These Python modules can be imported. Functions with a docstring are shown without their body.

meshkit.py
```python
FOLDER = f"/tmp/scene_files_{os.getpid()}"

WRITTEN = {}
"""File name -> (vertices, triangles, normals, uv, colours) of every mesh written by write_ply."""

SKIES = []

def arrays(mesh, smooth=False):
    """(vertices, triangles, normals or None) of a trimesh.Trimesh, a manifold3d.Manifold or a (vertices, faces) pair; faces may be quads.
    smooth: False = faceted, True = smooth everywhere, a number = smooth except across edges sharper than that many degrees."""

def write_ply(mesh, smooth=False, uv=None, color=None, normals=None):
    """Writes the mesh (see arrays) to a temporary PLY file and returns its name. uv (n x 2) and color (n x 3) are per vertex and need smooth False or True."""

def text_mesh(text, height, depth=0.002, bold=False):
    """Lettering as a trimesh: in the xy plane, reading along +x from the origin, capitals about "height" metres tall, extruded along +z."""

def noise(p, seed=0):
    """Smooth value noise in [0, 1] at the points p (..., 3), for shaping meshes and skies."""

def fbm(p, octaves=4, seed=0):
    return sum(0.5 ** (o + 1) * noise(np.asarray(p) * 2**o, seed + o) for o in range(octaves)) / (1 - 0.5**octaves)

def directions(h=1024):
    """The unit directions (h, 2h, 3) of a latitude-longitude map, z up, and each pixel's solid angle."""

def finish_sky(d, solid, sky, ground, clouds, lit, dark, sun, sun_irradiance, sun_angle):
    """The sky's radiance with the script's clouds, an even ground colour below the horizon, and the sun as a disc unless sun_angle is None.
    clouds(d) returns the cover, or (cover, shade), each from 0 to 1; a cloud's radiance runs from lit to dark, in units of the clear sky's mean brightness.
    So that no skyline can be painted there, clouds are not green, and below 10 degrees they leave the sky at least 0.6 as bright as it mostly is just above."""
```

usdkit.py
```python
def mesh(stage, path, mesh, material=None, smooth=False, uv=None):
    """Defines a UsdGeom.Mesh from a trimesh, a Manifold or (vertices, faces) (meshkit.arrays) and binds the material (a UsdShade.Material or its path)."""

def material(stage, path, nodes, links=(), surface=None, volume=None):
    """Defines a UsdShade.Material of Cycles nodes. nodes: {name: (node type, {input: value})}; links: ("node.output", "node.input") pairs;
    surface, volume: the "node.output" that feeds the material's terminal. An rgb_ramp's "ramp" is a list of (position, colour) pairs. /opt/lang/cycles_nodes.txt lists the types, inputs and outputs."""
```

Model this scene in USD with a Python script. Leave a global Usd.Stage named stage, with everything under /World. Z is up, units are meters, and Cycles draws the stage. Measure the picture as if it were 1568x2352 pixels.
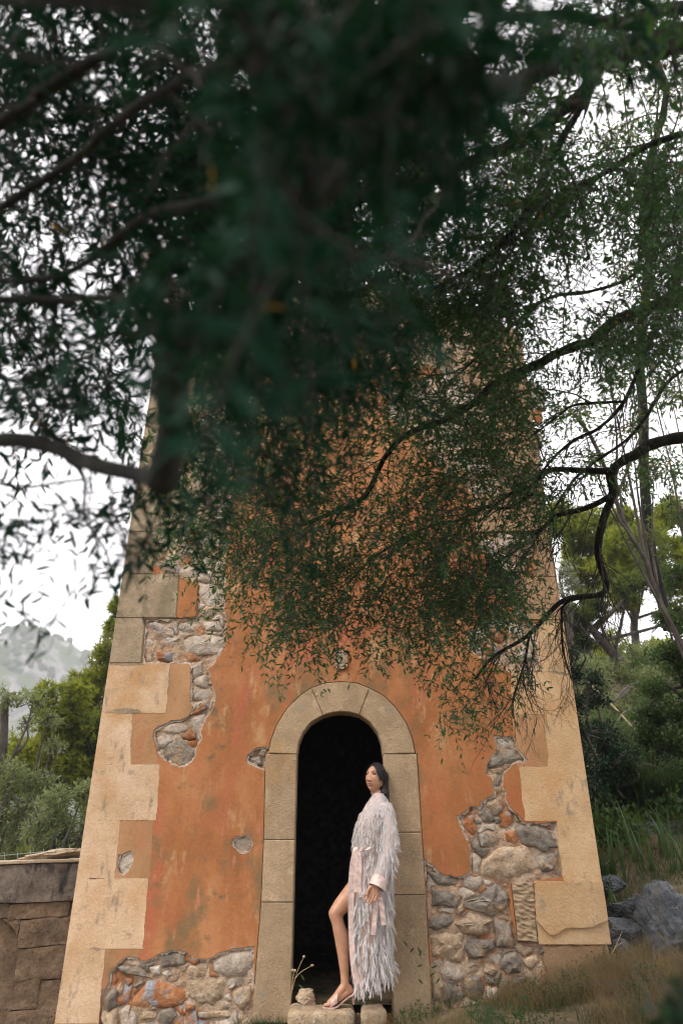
import math, random
import numpy as np, trimesh, usdkit, meshkit
import manifold3d as m3
from shapely.geometry import Polygon, Point, LineString, MultiPolygon, box as sbox
from shapely.ops import unary_union
from shapely import affinity
from scipy.spatial import cKDTree
from pxr import Usd, UsdGeom, UsdLux, UsdShade, Gf, Sdf, Vt

stage = Usd.Stage.CreateInMemory()
UsdGeom.SetStageUpAxis(stage, 'Z'); UsdGeom.SetStageMetersPerUnit(stage, 1.0)
UsdGeom.Xform.Define(stage, '/World')
LOOKS = '/World/Looks'
UsdGeom.Scope.Define(stage, LOOKS)

# ---------------------------------------------------------------- camera, sky, sun, exposure
CAM = np.array([0.0, -6.2, 1.06]); PITCH = math.radians(26.2); FPX = 1568.0
FWD = np.array([0, math.cos(PITCH), math.sin(PITCH)]); UPV = np.array([0, -math.sin(PITCH), math.cos(PITCH)]); RGT = np.array([1.0, 0, 0])
cam = UsdGeom.Camera.Define(stage, '/World/camera')
mx = Gf.Matrix4d(*[float(v) for row in ((*RGT, 0), (*UPV, 0), (*(-FWD), 0), (*CAM, 1)) for v in row])
cam.AddTransformOp().Set(mx)
cam.CreateFocalLengthAttr(24.0); cam.CreateHorizontalApertureAttr(24.0); cam.CreateVerticalApertureAttr(36.0)
cam.CreateClippingRangeAttr(Gf.Vec2f(0.05, 20000))
cam.CreateFStopAttr(1.4); cam.CreateFocusDistanceAttr(5.65)
cam.CreateExposureAttr(1.32)
SUN = np.array([-0.62, -0.48, 0.0]); SUN_EL = math.radians(50)
SUN = np.array([*(SUN[:2] / np.linalg.norm(SUN[:2]) * math.cos(SUN_EL)), math.sin(SUN_EL)])
SUN_ROT = math.atan2(SUN[0], SUN[1])
usdkit.material(stage, LOOKS + '/overcast_sky', {
    'sky': ('sky_texture', {'sky_type': 'single_scattering', 'sun_disc': False, 'sun_elevation': SUN_EL, 'sun_rotation': SUN_ROT, 'aerosol_density': 2.0}),
    'tc': ('texture_coordinate', {}),
    'noise': ('noise_texture', {'scale': 2.2, 'detail': 5.0, 'roughness': 0.55}),
    'ramp': ('rgb_ramp', {'ramp': [(0.25, (8.2, 7.95, 8.25)), (0.75, (10.4, 10.05, 10.3))]}),
    'mix': ('mix_color', {'fac': 0.96, 'use_clamp': False}),
    'bg': ('background_shader', {'strength': 0.10})},
    [('tc.generated', 'noise.vector'), ('noise.fac', 'ramp.fac'), ('sky.color', 'mix.a'), ('ramp.color', 'mix.b'), ('mix.result', 'bg.color')], surface='bg.background')
sky = UsdLux.DomeLight.Define(stage, '/World/sky')
UsdShade.MaterialBindingAPI.Apply(sky.GetPrim()).Bind(UsdShade.Material.Get(stage, LOOKS + '/overcast_sky'))
sun = UsdLux.DistantLight.Define(stage, '/World/sun')
sun.CreateIntensityAttr(0.36); sun.CreateAngleAttr(28.0); sun.CreateNormalizeAttr(True); sun.CreateColorAttr(Gf.Vec3f(1.0, 0.93, 0.84))
_z = SUN; _x = np.cross([0, 0, 1.0], _z); _x /= np.linalg.norm(_x); _y = np.cross(_z, _x)
sun.AddTransformOp().Set(Gf.Matrix4d(*[float(v) for row in ((*_x, 0), (*_y, 0), (*_z, 0), (0, 0, 30, 1)) for v in row]))
sky.GetPrim().SetCustomDataByKey('kind', 'structure')

# ---------------------------------------------------------------- helpers
def ray(px, py):
    dx, dy = (np.asarray(px, float) - 784) / FPX, (1176 - np.asarray(py, float)) / FPX
    return np.stack([dx + 0 * dy, math.cos(PITCH) - dy * math.sin(PITCH), math.sin(PITCH) + dy * math.cos(PITCH)], -1)
def at_y(px, py, Y=0.0):                  # point of a sight line on the upright plane y = Y
    d = ray(px, py); return CAM + d * ((Y - CAM[1]) / d[..., 1])[..., None]
def at_t(px, py, t):                      # point of a sight line at depth t
    return CAM + ray(px, py) * np.asarray(t, float)[..., None]
def W(pts, Y=0.0):                        # outline on the facade plane as (x, z)
    p = np.array(pts, float); q = at_y(p[:, 0], p[:, 1], Y); return q[:, [0, 2]]
_names = {}
def uname(parent, name):
    k = (parent, name); n = _names.get(k, 0); _names[k] = n + 1
    return name if n == 0 else f'{name}_{n:03d}'
def tag(p, label=None, cat=None, group=None, kind=None):
    p = p.GetPrim() if hasattr(p, 'GetPrim') else p
    for k, v in (('label', label), ('category', cat), ('group', group), ('kind', kind)):
        if v: p.SetCustomDataByKey(k, v)
    return p
def thing(name, label, cat, loc=(0, 0, 0), group=None, kind=None):
    path = '/World/' + uname('/World', name)
    x = UsdGeom.Xform.Define(stage, path)
    x.AddTranslateOp().Set(Gf.Vec3d(*map(float, loc)))
    x.GetPrim().SetCustomDataByKey('_loc', ','.join(map(str, loc))) if False else None
    _loc[path] = np.array(loc, float)
    return tag(x, label, cat, group, kind)
_loc = {}
def obj(name, mesh, mat, parent=None, smooth=False, label=None, kind=None):
    base = str(parent.GetPath()) if parent is not None else '/World'
    path = base + '/' + uname(base, name)
    if not hasattr(mesh, 'to_mesh'):
        v, f, _ = meshkit.arrays(mesh); used, inv = np.unique(f, return_inverse=True); mesh = trimesh.Trimesh(v[used], inv.reshape(-1, 3), process=False)
    v, f, n = meshkit.arrays(mesh, smooth)
    top = '/World/' + base.split('/')[2] if parent is not None else None
    if top in _loc: v = v - _loc[top]
    m = UsdGeom.Mesh.Define(stage, path)
    m.CreatePointsAttr(Vt.Vec3fArray.FromNumpy(v.astype(np.float32)))
    m.CreateFaceVertexCountsAttr(Vt.IntArray.FromNumpy(np.full(len(f), 3, np.int32)))
    m.CreateFaceVertexIndicesAttr(Vt.IntArray.FromNumpy(f.astype(np.int32).ravel()))
    m.CreateSubdivisionSchemeAttr('none')
    if n is not None:
        m.CreateNormalsAttr(Vt.Vec3fArray.FromNumpy(n.astype(np.float32))); m.SetNormalsInterpolation('vertex')
    UsdShade.MaterialBindingAPI.Apply(m.GetPrim()).Bind(UsdShade.Material.Get(stage, LOOKS + '/' + mat))
    return tag(m, label, None, None, kind)
def cat(ms): return trimesh.util.concatenate([m for m in ms if m is not None])
def tm(man):
    m = man.to_mesh(); return trimesh.Trimesh(m.vert_properties[:, :3], m.tri_verts, process=False)
def mani(t): return m3.Manifold(m3.Mesh(np.asarray(t.vertices, np.float32), np.asarray(t.faces, np.uint32)))
def upright(poly, y0, y1):                # extrude an (x, z) polygon from the front y0 back to y1
    out = []
    for g in getattr(poly, 'geoms', [poly]):
        if g.is_empty or g.area < 1e-6 or g.geom_type != 'Polygon': continue
        m = trimesh.creation.extrude_polygon(g, y1 - y0, engine='earcut')
        v = m.vertices; out.append(trimesh.Trimesh(np.stack([v[:, 0], y1 - v[:, 2], v[:, 1]], 1), m.faces, process=False))
    return cat(out)
def jag(poly, amp=0.006, freq=14, seed=0, step=0.015):
    c = np.array(poly.exterior.segmentize(step).coords)[:-1]
    p3 = np.c_[c, np.zeros(len(c))]
    d = np.stack([meshkit.fbm(p3 * freq, 3, seed), meshkit.fbm(p3 * freq, 3, seed + 50)], 1) - 0.5
    d2 = np.stack([meshkit.noise(p3 * freq * 5, seed + 7), meshkit.noise(p3 * freq * 5, seed + 57)], 1) - 0.5
    g = Polygon(c + d * amp * 3 + d2 * amp * 1.5).buffer(0)
    return max(g.geoms, key=lambda a: a.area) if g.geom_type == 'MultiPolygon' else g
def tube(pts, radii, n=7, cap=True):
    pts = np.asarray(pts, float); r = np.broadcast_to(np.asarray(radii, float), (len(pts),))
    t = np.gradient(pts, axis=0); t /= np.linalg.norm(t, axis=1, keepdims=True) + 1e-12
    ref = np.array([0.31, 0.52, 0.8]); ref = np.where(np.abs(t @ ref)[:, None] > 0.95, [1.0, 0, 0], ref)
    a = np.cross(t, ref); a /= np.linalg.norm(a, axis=1, keepdims=True) + 1e-12
    for i in range(1, len(a)):            # keep the frame from twisting
        b = a[i - 1] - t[i] * (a[i - 1] @ t[i]); l = np.linalg.norm(b); a[i] = b / l if l > 1e-6 else a[i]
    b = np.cross(t, a); th = np.arange(n) / n * 2 * np.pi
    v = (pts[:, None] + r[:, None, None] * (np.cos(th)[None, :, None] * a[:, None] + np.sin(th)[None, :, None] * b[:, None])).reshape(-1, 3)
    k = len(pts); i = np.arange(k - 1)[:, None] * n; j = np.arange(n)[None]; jn = (j + 1) % n
    q = np.stack([i + j, i + jn, i + n + jn, i + n + j], -1).reshape(-1, 4)
    f = np.vstack([q[:, [0, 1, 2]], q[:, [0, 2, 3]]])
    if cap:
        v = np.vstack([v, pts[:1], pts[-1:]]); e = (k - 1) * n; jj = np.arange(n); jm = (jj + 1) % n
        f = np.vstack([f, np.stack([np.full(n, k * n), jm, jj], 1), np.stack([np.full(n, k * n + 1), e + jj, e + jm], 1)])
    return trimesh.Trimesh(v, f, process=False)
def spline(p, n):                         # Catmull-Rom through the points
    p = np.asarray(p, float); q = np.vstack([2 * p[0] - p[1], p, 2 * p[-1] - p[-2]]); s = np.linspace(0, len(p) - 1 - 1e-9, n)
    i = s.astype(int); u = (s - i)[:, None]; a, b, c, d = q[i], q[i + 1], q[i + 2], q[i + 3]
    return 0.5 * (2 * b + (c - a) * u + (2 * a - 5 * b + 4 * c - d) * u ** 2 + (3 * b - a - 3 * c + d) * u ** 3)
def unit(v): return v / (np.linalg.norm(v, axis=-1, keepdims=True) + 1e-12)
def smooth01(x, a, b): t = np.clip((x - a) / (b - a), 0, 1); return t * t * (3 - 2 * t)
def ico(n): return trimesh.creation.icosphere(n, 1.0)

# ---------------------------------------------------------------- materials
def rock(name, stops, scale=6, fine=60, bump=0.01, rough=0.9, squash=(1, 1, 1), pits=0.0, detail=6, extra=None, finebump=0.35, tint=0.25, var=0.13, side_shade=None):
    """Mineral surface: a noise ramp, a finer speckle over it, relief from noise and optional pits. extra: (colour, noise scale, low, high) patches of a second colour."""
    n = {'g': ('geometry', {}), 'mp': ('mapping', {'scale': squash}),
         'n1': ('noise_texture', {'scale': scale, 'detail': detail, 'roughness': 0.62}),
         'r1': ('rgb_ramp', {'ramp': stops}),
         'n2': ('noise_texture', {'scale': fine, 'detail': 4, 'roughness': 0.7}),
         'r2': ('rgb_ramp', {'ramp': [(0.3, (1 - tint,) * 3), (0.7, (1 + tint * 0.6,) * 3)]}),
         'm': ('mix_color', {'blend_type': 'multiply', 'fac': 1.0, 'use_clamp': False}),
         'oi': ('object_info', {}), 'mr': ('map_range', {'from_min': 0, 'from_max': 1, 'to_min': 1 - var, 'to_max': 1 + var}),
         'cc': ('combine_color', {}), 'm3': ('mix_color', {'blend_type': 'multiply', 'fac': 1.0, 'use_clamp': False}),
         'mh': ('math', {'math_type': 'multiply_add', 'value2': finebump}),
         'b': ('bump', {'strength': 0.9, 'distance': bump}),
         'p': ('principled_bsdf', {'roughness': rough, 'specular_ior_level': 0.25})}
    l = [('g.position', 'mp.vector'), ('mp.vector', 'n1.vector'), ('g.position', 'n2.vector'), ('n1.fac', 'r1.fac'), ('n2.fac', 'r2.fac'),
         ('r2.color', 'm.b'), ('oi.random', 'mr.value'), ('mr.result', 'cc.r'), ('mr.result', 'cc.g'), ('mr.result', 'cc.b'),
         ('m.result', 'm3.a'), ('cc.color', 'm3.b'), ('m3.result', 'p.base_color'), ('n2.fac', 'mh.value1'), ('n1.fac', 'mh.value3'), ('b.normal', 'p.normal')]
    src = 'r1.color'
    for k, (col, sc, lo, hi, sq) in enumerate(extra or []):
        n[f'xm{k}'] = ('mapping', {'scale': sq, 'location': (3.1 * k + 1, 7.7 * k, 1.3 * k)}); n[f'xn{k}'] = ('noise_texture', {'scale': sc, 'detail': 7, 'roughness': 0.65})
        n[f'xr{k}'] = ('map_range', {'range_type': 'smoothstep', 'from_min': lo, 'from_max': hi, 'to_min': 0, 'to_max': 1, 'clamp': True})
        n[f'xc{k}'] = ('mix_color', {'b': col, 'use_clamp': False})
        l += [('g.position', f'xm{k}.vector'), (f'xm{k}.vector', f'xn{k}.vector'), (f'xn{k}.fac', f'xr{k}.value'), (f'xr{k}.result', f'xc{k}.fac'), (src, f'xc{k}.a')]
        src = f'xc{k}.result'
    if side_shade:                              # canopy shade painted into the colour, deepening from one side to the other
        n['sx'] = ('separate_xyz', {}); n['xa'] = ('math', {'math_type': 'multiply_add', 'value2': 1.6}); n['xg'] = ('map_range', {'range_type': 'smoothstep', 'from_min': side_shade[1] + .8, 'from_max': side_shade[2] + .8, 'to_min': 0, 'to_max': side_shade[3], 'clamp': True}); n['xx'] = ('mix_color', {'b': side_shade[0], 'use_clamp': False})
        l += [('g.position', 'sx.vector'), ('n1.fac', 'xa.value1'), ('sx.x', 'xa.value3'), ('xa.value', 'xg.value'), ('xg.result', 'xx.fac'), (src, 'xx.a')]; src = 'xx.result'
    l.append((src, 'm.a'))
    h = 'mh.value'
    if pits:
        n['v'] = ('voronoi_texture', {'scale': pits, 'randomness': 1.0}); n['vr'] = ('map_range', {'from_min': 0.0, 'from_max': 0.28, 'to_min': -0.7, 'to_max': 0.0, 'clamp': True})
        n['vn'] = ('noise_texture', {'scale': pits * 0.23, 'detail': 2}); n['vt'] = ('map_range', {'from_min': 0.5, 'from_max': 0.62, 'to_min': 0, 'to_max': 1, 'clamp': True})
        n['vm'] = ('math', {'math_type': 'multiply'}); n['ha'] = ('math', {'math_type': 'add'})
        l += [('g.position', 'v.vector'), ('g.position', 'vn.vector'), ('v.distance', 'vr.value'), ('vn.fac', 'vt.value'), ('vr.result', 'vm.value1'), ('vt.result', 'vm.value2'), ('vm.value', 'ha.value1'), (h, 'ha.value2')]
        h = 'ha.value'
    l.append((h, 'b.height'))
    return usdkit.material(stage, f'{LOOKS}/{name}', n, l, surface='p.BSDF')
def plain(name, col, rough=0.6, spec=0.3, noise=None, bump=0, **kw):
    n = {'p': ('principled_bsdf', {'base_color': col, 'roughness': rough, 'specular_ior_level': spec, **kw})}; l = []
    if noise:
        n.update({'g': ('geometry', {}), 'n': ('noise_texture', {'scale': noise, 'detail': 4}), 'r': ('rgb_ramp', {'ramp': [(0.3, tuple(c * 0.72 for c in col)), (0.7, tuple(c * 1.25 for c in col))]})})
        l += [('g.position', 'n.vector'), ('n.fac', 'r.fac'), ('r.color', 'p.base_color')]
        if bump: n['b'] = ('bump', {'distance': bump}); l += [('n.fac', 'b.height'), ('b.normal', 'p.normal')]
    return usdkit.material(stage, f'{LOOKS}/{name}', n, l, surface='p.BSDF')
def leaf(name, dark, light, under=None, trans=0.35, scale=1.3, rough=0.5, tcol=None, spec=0.2):
    """Foliage: colour varies leaf by leaf and clump by clump, paler underside, light passes through."""
    tcol = tcol or tuple(c * 1.6 for c in light)
    n = {'g': ('geometry', {}), 'n': ('noise_texture', {'scale': scale, 'detail': 3}), 'a': ('math', {'math_type': 'multiply_add', 'value2': 0.55}),
         's': ('math', {'math_type': 'subtract', 'value2': 0.28}), 'r': ('rgb_ramp', {'ramp': [(0.2, dark), (0.75, light)]}),
         'mu': ('mix_color', {'b': under or light, 'use_clamp': False}), 'bk': ('math', {'math_type': 'multiply', 'value2': 0.8 if under else 0.0}),
         'p': ('principled_bsdf', {'roughness': rough, 'specular_ior_level': spec}), 't': ('translucent_bsdf', {'color': tcol}), 'm': ('mix_closure', {'fac': trans})}
    l = [('g.position', 'n.vector'), ('g.random_per_island', 'a.value1'), ('n.fac', 'a.value3'), ('a.value', 's.value1'), ('s.value', 'r.fac'), ('r.color', 'mu.a'),
         ('g.backfacing', 'bk.value1'), ('bk.value', 'mu.fac'), ('mu.result', 'p.base_color'), ('p.BSDF', 'm.closure1'), ('t.BSDF', 'm.closure2')]
    return usdkit.material(stage, f'{LOOKS}/{name}', n, l, surface='m.closure')

Z3 = (1, 1, 1)
rock('plaster_orange', [(0.36, (.27, .112, .042)), (0.5, (.36, .145, .054)), (0.64, (.43, .195, .083))], scale=2.6, fine=34, bump=0.008, squash=(1, 1, .6), tint=0.12, var=0, side_shade=((.31, .115, .038), .1, 1.6, .5),  # right side painted deeper for the shade of the trees
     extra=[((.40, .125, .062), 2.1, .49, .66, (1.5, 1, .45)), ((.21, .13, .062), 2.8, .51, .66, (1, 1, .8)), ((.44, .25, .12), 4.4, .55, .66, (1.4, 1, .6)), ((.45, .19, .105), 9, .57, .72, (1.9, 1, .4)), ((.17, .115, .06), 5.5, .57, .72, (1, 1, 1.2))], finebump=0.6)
rock('plaster_ochre', [(0.36, (.31, .165, .075)), (0.64, (.42, .235, .115))], scale=3, fine=34, bump=0.008, squash=(1, 1, .6), tint=0.12, var=0, extra=[((.21, .135, .07), 3.5, .54, .68, Z3), ((.38, .17, .085), 2.5, .54, .66, (1.4, 1, .6))], finebump=0.6)
rock('quoin_cream', [(0.36, (.52, .345, .205)), (0.64, (.63, .455, .305))], scale=2.4, fine=50, bump=0.009, pits=65, tint=0.15, var=.05, extra=[((.47, .275, .125), 1.7, .48, .66, Z3), ((.34, .25, .16), 5, .58, .74, (1, 1, 1.8)), ((.27, .205, .135), 7, .56, .70, (1.3, 1, .5))], finebump=0.7)
rock('quoin_cream_shaded', [(0.36, (.44, .28, .140)), (0.64, (.55, .38, .22))], scale=2.4, fine=50, bump=0.009, pits=65, tint=0.15, var=.05, extra=[((.47, .275, .125), 1.7, .48, .66, Z3), ((.34, .25, .16), 5, .58, .74, (1, 1, 1.8)), ((.27, .205, .135), 7, .56, .70, (1.3, 1, .5))], finebump=0.7)  # copy of quoin_cream, darkened and yellowed to paint in the right side's shade
rock('quoin_weathered', [(0.36, (.21, .16, .10)), (0.64, (.36, .275, .18))], scale=4, fine=60, bump=0.012, pits=60, tint=0.25, extra=[((.46, .36, .25), 5, .58, .66, (1, 1, .6)), ((.15, .13, .10), 7, .62, .78, Z3)], finebump=0.6)
rock('quoin_brown', [(0.3, (.25, .155, .085)), (0.7, (.36, .23, .13))], scale=3, fine=70, bump=0.014, pits=55, tint=0.22, finebump=0.7)
rock('door_stone', [(0.36, (.30, .212, .126)), (0.64, (.42, .303, .187))], scale=3, fine=65, bump=0.012, pits=48, tint=0.2, extra=[((.30, .245, .175), 4, .56, .75, Z3), ((.46, .27, .12), 2, .55, .75, Z3), ((.45, .33, .21), 8, .55, .68, Z3)], finebump=0.55)
rock('mortar', [(0.32, (.30, .175, .10)), (0.5, (.42, .295, .20)), (0.68, (.53, .41, .30))], scale=8, fine=50, bump=0.035, tint=0.4, extra=[((.33, .135, .05), 4, .53, .64, Z3), ((.22, .19, .155), 9, .55, .68, Z3)])
rock('rubble_grey', [(0.32, (.12, .10, .082)), (0.5, (.235, .20, .16)), (0.68, (.37, .32, .26))], scale=9, fine=45, bump=0.035, tint=0.35, extra=[((.36, .24, .14), 6, .50, .64, Z3), ((.19, .185, .18), 8, .58, .68, Z3)])
rock('rubble_tan', [(0.25, (.24, .165, .10)), (0.5, (.40, .29, .19)), (0.75, (.53, .42, .30))], scale=9, fine=45, bump=0.035, tint=0.35, extra=[((.27, .26, .25), 7, .58, .70, Z3)])
rock('rubble_pale', [(0.32, (.33, .26, .19)), (0.5, (.44, .36, .285)), (0.68, (.54, .47, .39))], scale=9, fine=45, bump=0.035, tint=0.3, extra=[((.32, .31, .31), 7, .55, .70, Z3), ((.42, .22, .09), 8, .66, .74, Z3)])
rock('rubble_rust', [(0.25, (.20, .075, .03)), (0.5, (.33, .13, .05)), (0.75, (.46, .27, .15))], scale=9, fine=45, bump=0.03, tint=0.3, extra=[((.25, .25, .26), 6, .52, .62, Z3)])
rock('plaque_stone', [(0.3, (.36, .27, .185)), (0.7, (.46, .36, .26))], scale=20, fine=90, bump=0.004)
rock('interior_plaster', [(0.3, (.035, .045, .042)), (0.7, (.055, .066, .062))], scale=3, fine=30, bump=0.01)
rock('step_stone', [(0.3, (.25, .18, .11)), (0.7, (.42, .32, .21))], scale=8, fine=50, bump=0.02, pits=40, tint=0.3, extra=[((.18, .15, .11), 5, .5, .7, Z3), ((.58, .46, .33), 12, .62, .72, Z3)])
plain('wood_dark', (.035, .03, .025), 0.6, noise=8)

# ---------------------------------------------------------------- ground
def H(x, y):
    x, y = np.asarray(x, float), np.asarray(y, float)
    front = np.interp(x, [-4, -1, -.1, .3, .5, .72, 1.1, 1.45, 1.8, 2.1, 2.35], [-.23, -.17, -.15, -.12, -.06, .0, .06, .10, .18, .26, .31]) + 0.17 * np.clip(x - 2.3, 0, 6) + 0.05 * np.clip(x - 8.3, 0, 30) - 0.06 * smooth01(x, -1, -4)
    yy = np.clip(y, 0, 12)
    hill = 0.21 * yy + 0.012 * yy ** 2 + np.clip(y - 12, 0, 90) * 0.16
    right = front + hill
    left = front - 0.09 * np.clip(y - 1.5, 0, 60)
    k = smooth01(x, -1.5, 2.4)
    z = left * (1 - k) + right * k
    p = np.stack([x, y, 0 * x], -1)
    amp = 0.05 + 0.25 * smooth01(np.hypot(x, y), 6, 30) + 0.05 * smooth01(x, 2.2, 3)
    z = z + (meshkit.fbm(p * 0.9, 4, 3) - 0.5) * amp * 1.2
    inside = (np.abs(x) < 2.2) & (y > -0.05) & (y < 4.2)
    return np.where(inside, np.minimum(z, -0.06), z)
s = np.concatenate([np.linspace(-1200, -40, 22)[:-1], np.linspace(-40, -8, 33)[:-1], np.linspace(-8, 8, 161)[:-1], np.linspace(8, 40, 41)[:-1], np.linspace(40, 1200, 22)])
gx, gy = np.meshgrid(s, s, indexing='ij'); gz = H(gx, gy); n = len(s)
idx = np.arange(n * n).reshape(n, n); q = np.stack([idx[:-1, :-1], idx[1:, :-1], idx[1:, 1:], idx[:-1, 1:]], -1).reshape(-1, 4)
rock('soil', [(0.25, (.075, .055, .032)), (0.5, (.135, .10, .058)), (0.75, (.21, .155, .09))], scale=5, fine=40, bump=0.03, tint=0.4, extra=[((.045, .055, .022), 1.4, .48, .62, Z3)])
tag(obj('ground', (np.stack([gx, gy, gz], -1).reshape(-1, 3), q), 'soil', smooth=True), 'dry sloping ground with soil and straw around the stone tower', 'ground', kind='structure')

# ---------------------------------------------------------------- tower
tower = thing('tower', 'weathered stone tower with peeling orange plaster and an arched doorway', 'tower')
XL, XR = -2.12, 2.08
def top_z(x): return 7.2 - 0.165 * np.asarray(x) ** 2
xs = np.linspace(XL, XR, 60)
facade = Polygon([(XL, -0.5), (XR, -0.5)] + [(x, top_z(x) + 0.02 * math.sin(x * 9)) for x in xs[::-1]])
facade_core = facade.buffer(-0.012)
# door surround outlines (x, z)
arch_out = W([(616, 1731), (622, 1700), (636, 1664), (660, 1626), (690, 1597), (715, 1580), (748, 1569), (784, 1566), (818, 1569), (848, 1581), (880, 1598), (908, 1625), (932, 1660), (947, 1698), (953, 1731)])
arch_in = W([(682, 1733), (686, 1706), (696, 1682), (713, 1660), (742, 1643), (764, 1637), (784, 1635), (804, 1637), (825, 1642), (850, 1660), (867, 1683), (876, 1708), (879, 1733)])
jl_o = W([(610, 1733), (606, 1930), (600, 2073), (578, 2352)]); jl_i = W([(682, 1733), (677, 1930), (674, 2073), (667, 2352)])
jr_o = W([(957, 1733), (968, 1913), (977, 2056), (994, 2350)]); jr_i = W([(880, 1733), (892, 1913), (900, 2056), (903, 2350)])
opening = Polygon(np.vstack([jl_i[::-1], arch_in, jr_i]))
surround_out = unary_union([Polygon(np.vstack([jl_o[::-1], jl_i])), Polygon(np.vstack([jr_o, jr_i[::-1]])), Polygon(np.vstack([arch_out, arch_in[::-1]])), opening]).buffer(0.004)
# wall body: outer shell minus the room and the doorway
outer = mani(upright(facade_core, 0.06, 4.0))
room = mani(trimesh.creation.box(bounds=[[-1.55, 0.5, -0.03], [1.55, 3.5, 5.6]]))
big_open = mani(upright(opening.buffer(0.06).union(sbox(opening.bounds[0] - .03, -0.04, opening.bounds[2] + .03, 0.2)), 0.0, 0.7))
body = tm(outer - room - big_open)
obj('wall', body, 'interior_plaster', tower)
# rough mortar bed behind the plaster, a relief sheet with the doorway left out
dx = 0.018; X = np.arange(XL + .004, XR - .004 + dx, dx); Zs = np.arange(-0.5, 7.2, dx)
mxg, mzg = np.meshgrid(X, Zs, indexing='ij'); P3 = np.stack([mxg, 0 * mxg, mzg], -1)
rel = (meshkit.fbm(P3 * 7, 5, 11) - 0.5) * 0.07 + (meshkit.fbm(P3 * 26, 3, 5) - 0.5) * 0.034
my = 0.026 - rel * 0.7
idx = np.arange(mxg.size).reshape(mxg.shape); q = np.stack([idx[:-1, :-1], idx[1:, :-1], idx[1:, 1:], idx[:-1, 1:]], -1).reshape(-1, 4)
import shapely
cen = np.stack([mxg, mzg], -1).reshape(-1, 2)[q].mean(1)
keep = ~shapely.contains_xy(surround_out.buffer(-0.05), cen[:, 0], cen[:, 1]) & shapely.contains_xy(facade_core, cen[:, 0], cen[:, 1])
obj('mortar', (np.stack([mxg, np.clip(my, -0.004, 0.058), mzg], -1).reshape(-1, 3), q[keep]), 'mortar', tower, smooth=True)

def chamfered(poly, y0, y1, b=0.006):
    g = poly.buffer(-0.0015)
    c = g.buffer(-b)
    c = max(getattr(c, 'geoms', [c]), key=lambda a: a.area)
    ring, inner = np.array(g.exterior.segmentize(0.05).coords)[:-1], None
    a = upright(g, y0 + b, y1); f = upright(c, y0, y0 + b * 1.5)
    if abs(g.convex_hull.area - g.area) < 1e-4 * g.area + 1e-6:
        pts = np.vstack([np.c_[r[:, 0], np.full(len(r), yy), r[:, 1]] for r, yy in ((np.array(c.exterior.coords), y0), (np.array(g.exterior.coords), y0 + b), (np.array(g.exterior.coords), y1))])
        return trimesh.convex.convex_hull(pts)
    return cat([a, f])
def cut_seg(o, i, a, b): return Polygon(np.vstack([o[a:b + 1], i[a:b + 1][::-1]]))
# jamb stones
for k in range(3): obj('jamb_stone', chamfered(cut_seg(jl_o, jl_i, k, k + 1), -0.006 - 0.002 * (k % 2), 0.19), 'door_stone', tower)
for k in range(3): obj('jamb_stone', chamfered(cut_seg(jr_o, jr_i, k, k + 1), -0.006 - 0.002 * (k % 2), 0.19), 'door_stone', tower)
for (a0, a1), (b0, b1) in (((0, 6), (0, 5)), ((5, 10), (4, 9)), ((9, 15), (8, 13))):
    obj('arch_stone', chamfered(Polygon(np.vstack([arch_out[a0:a1], arch_in[b0:b1][::-1]])), -0.006, 0.19), 'door_stone', tower)
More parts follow.
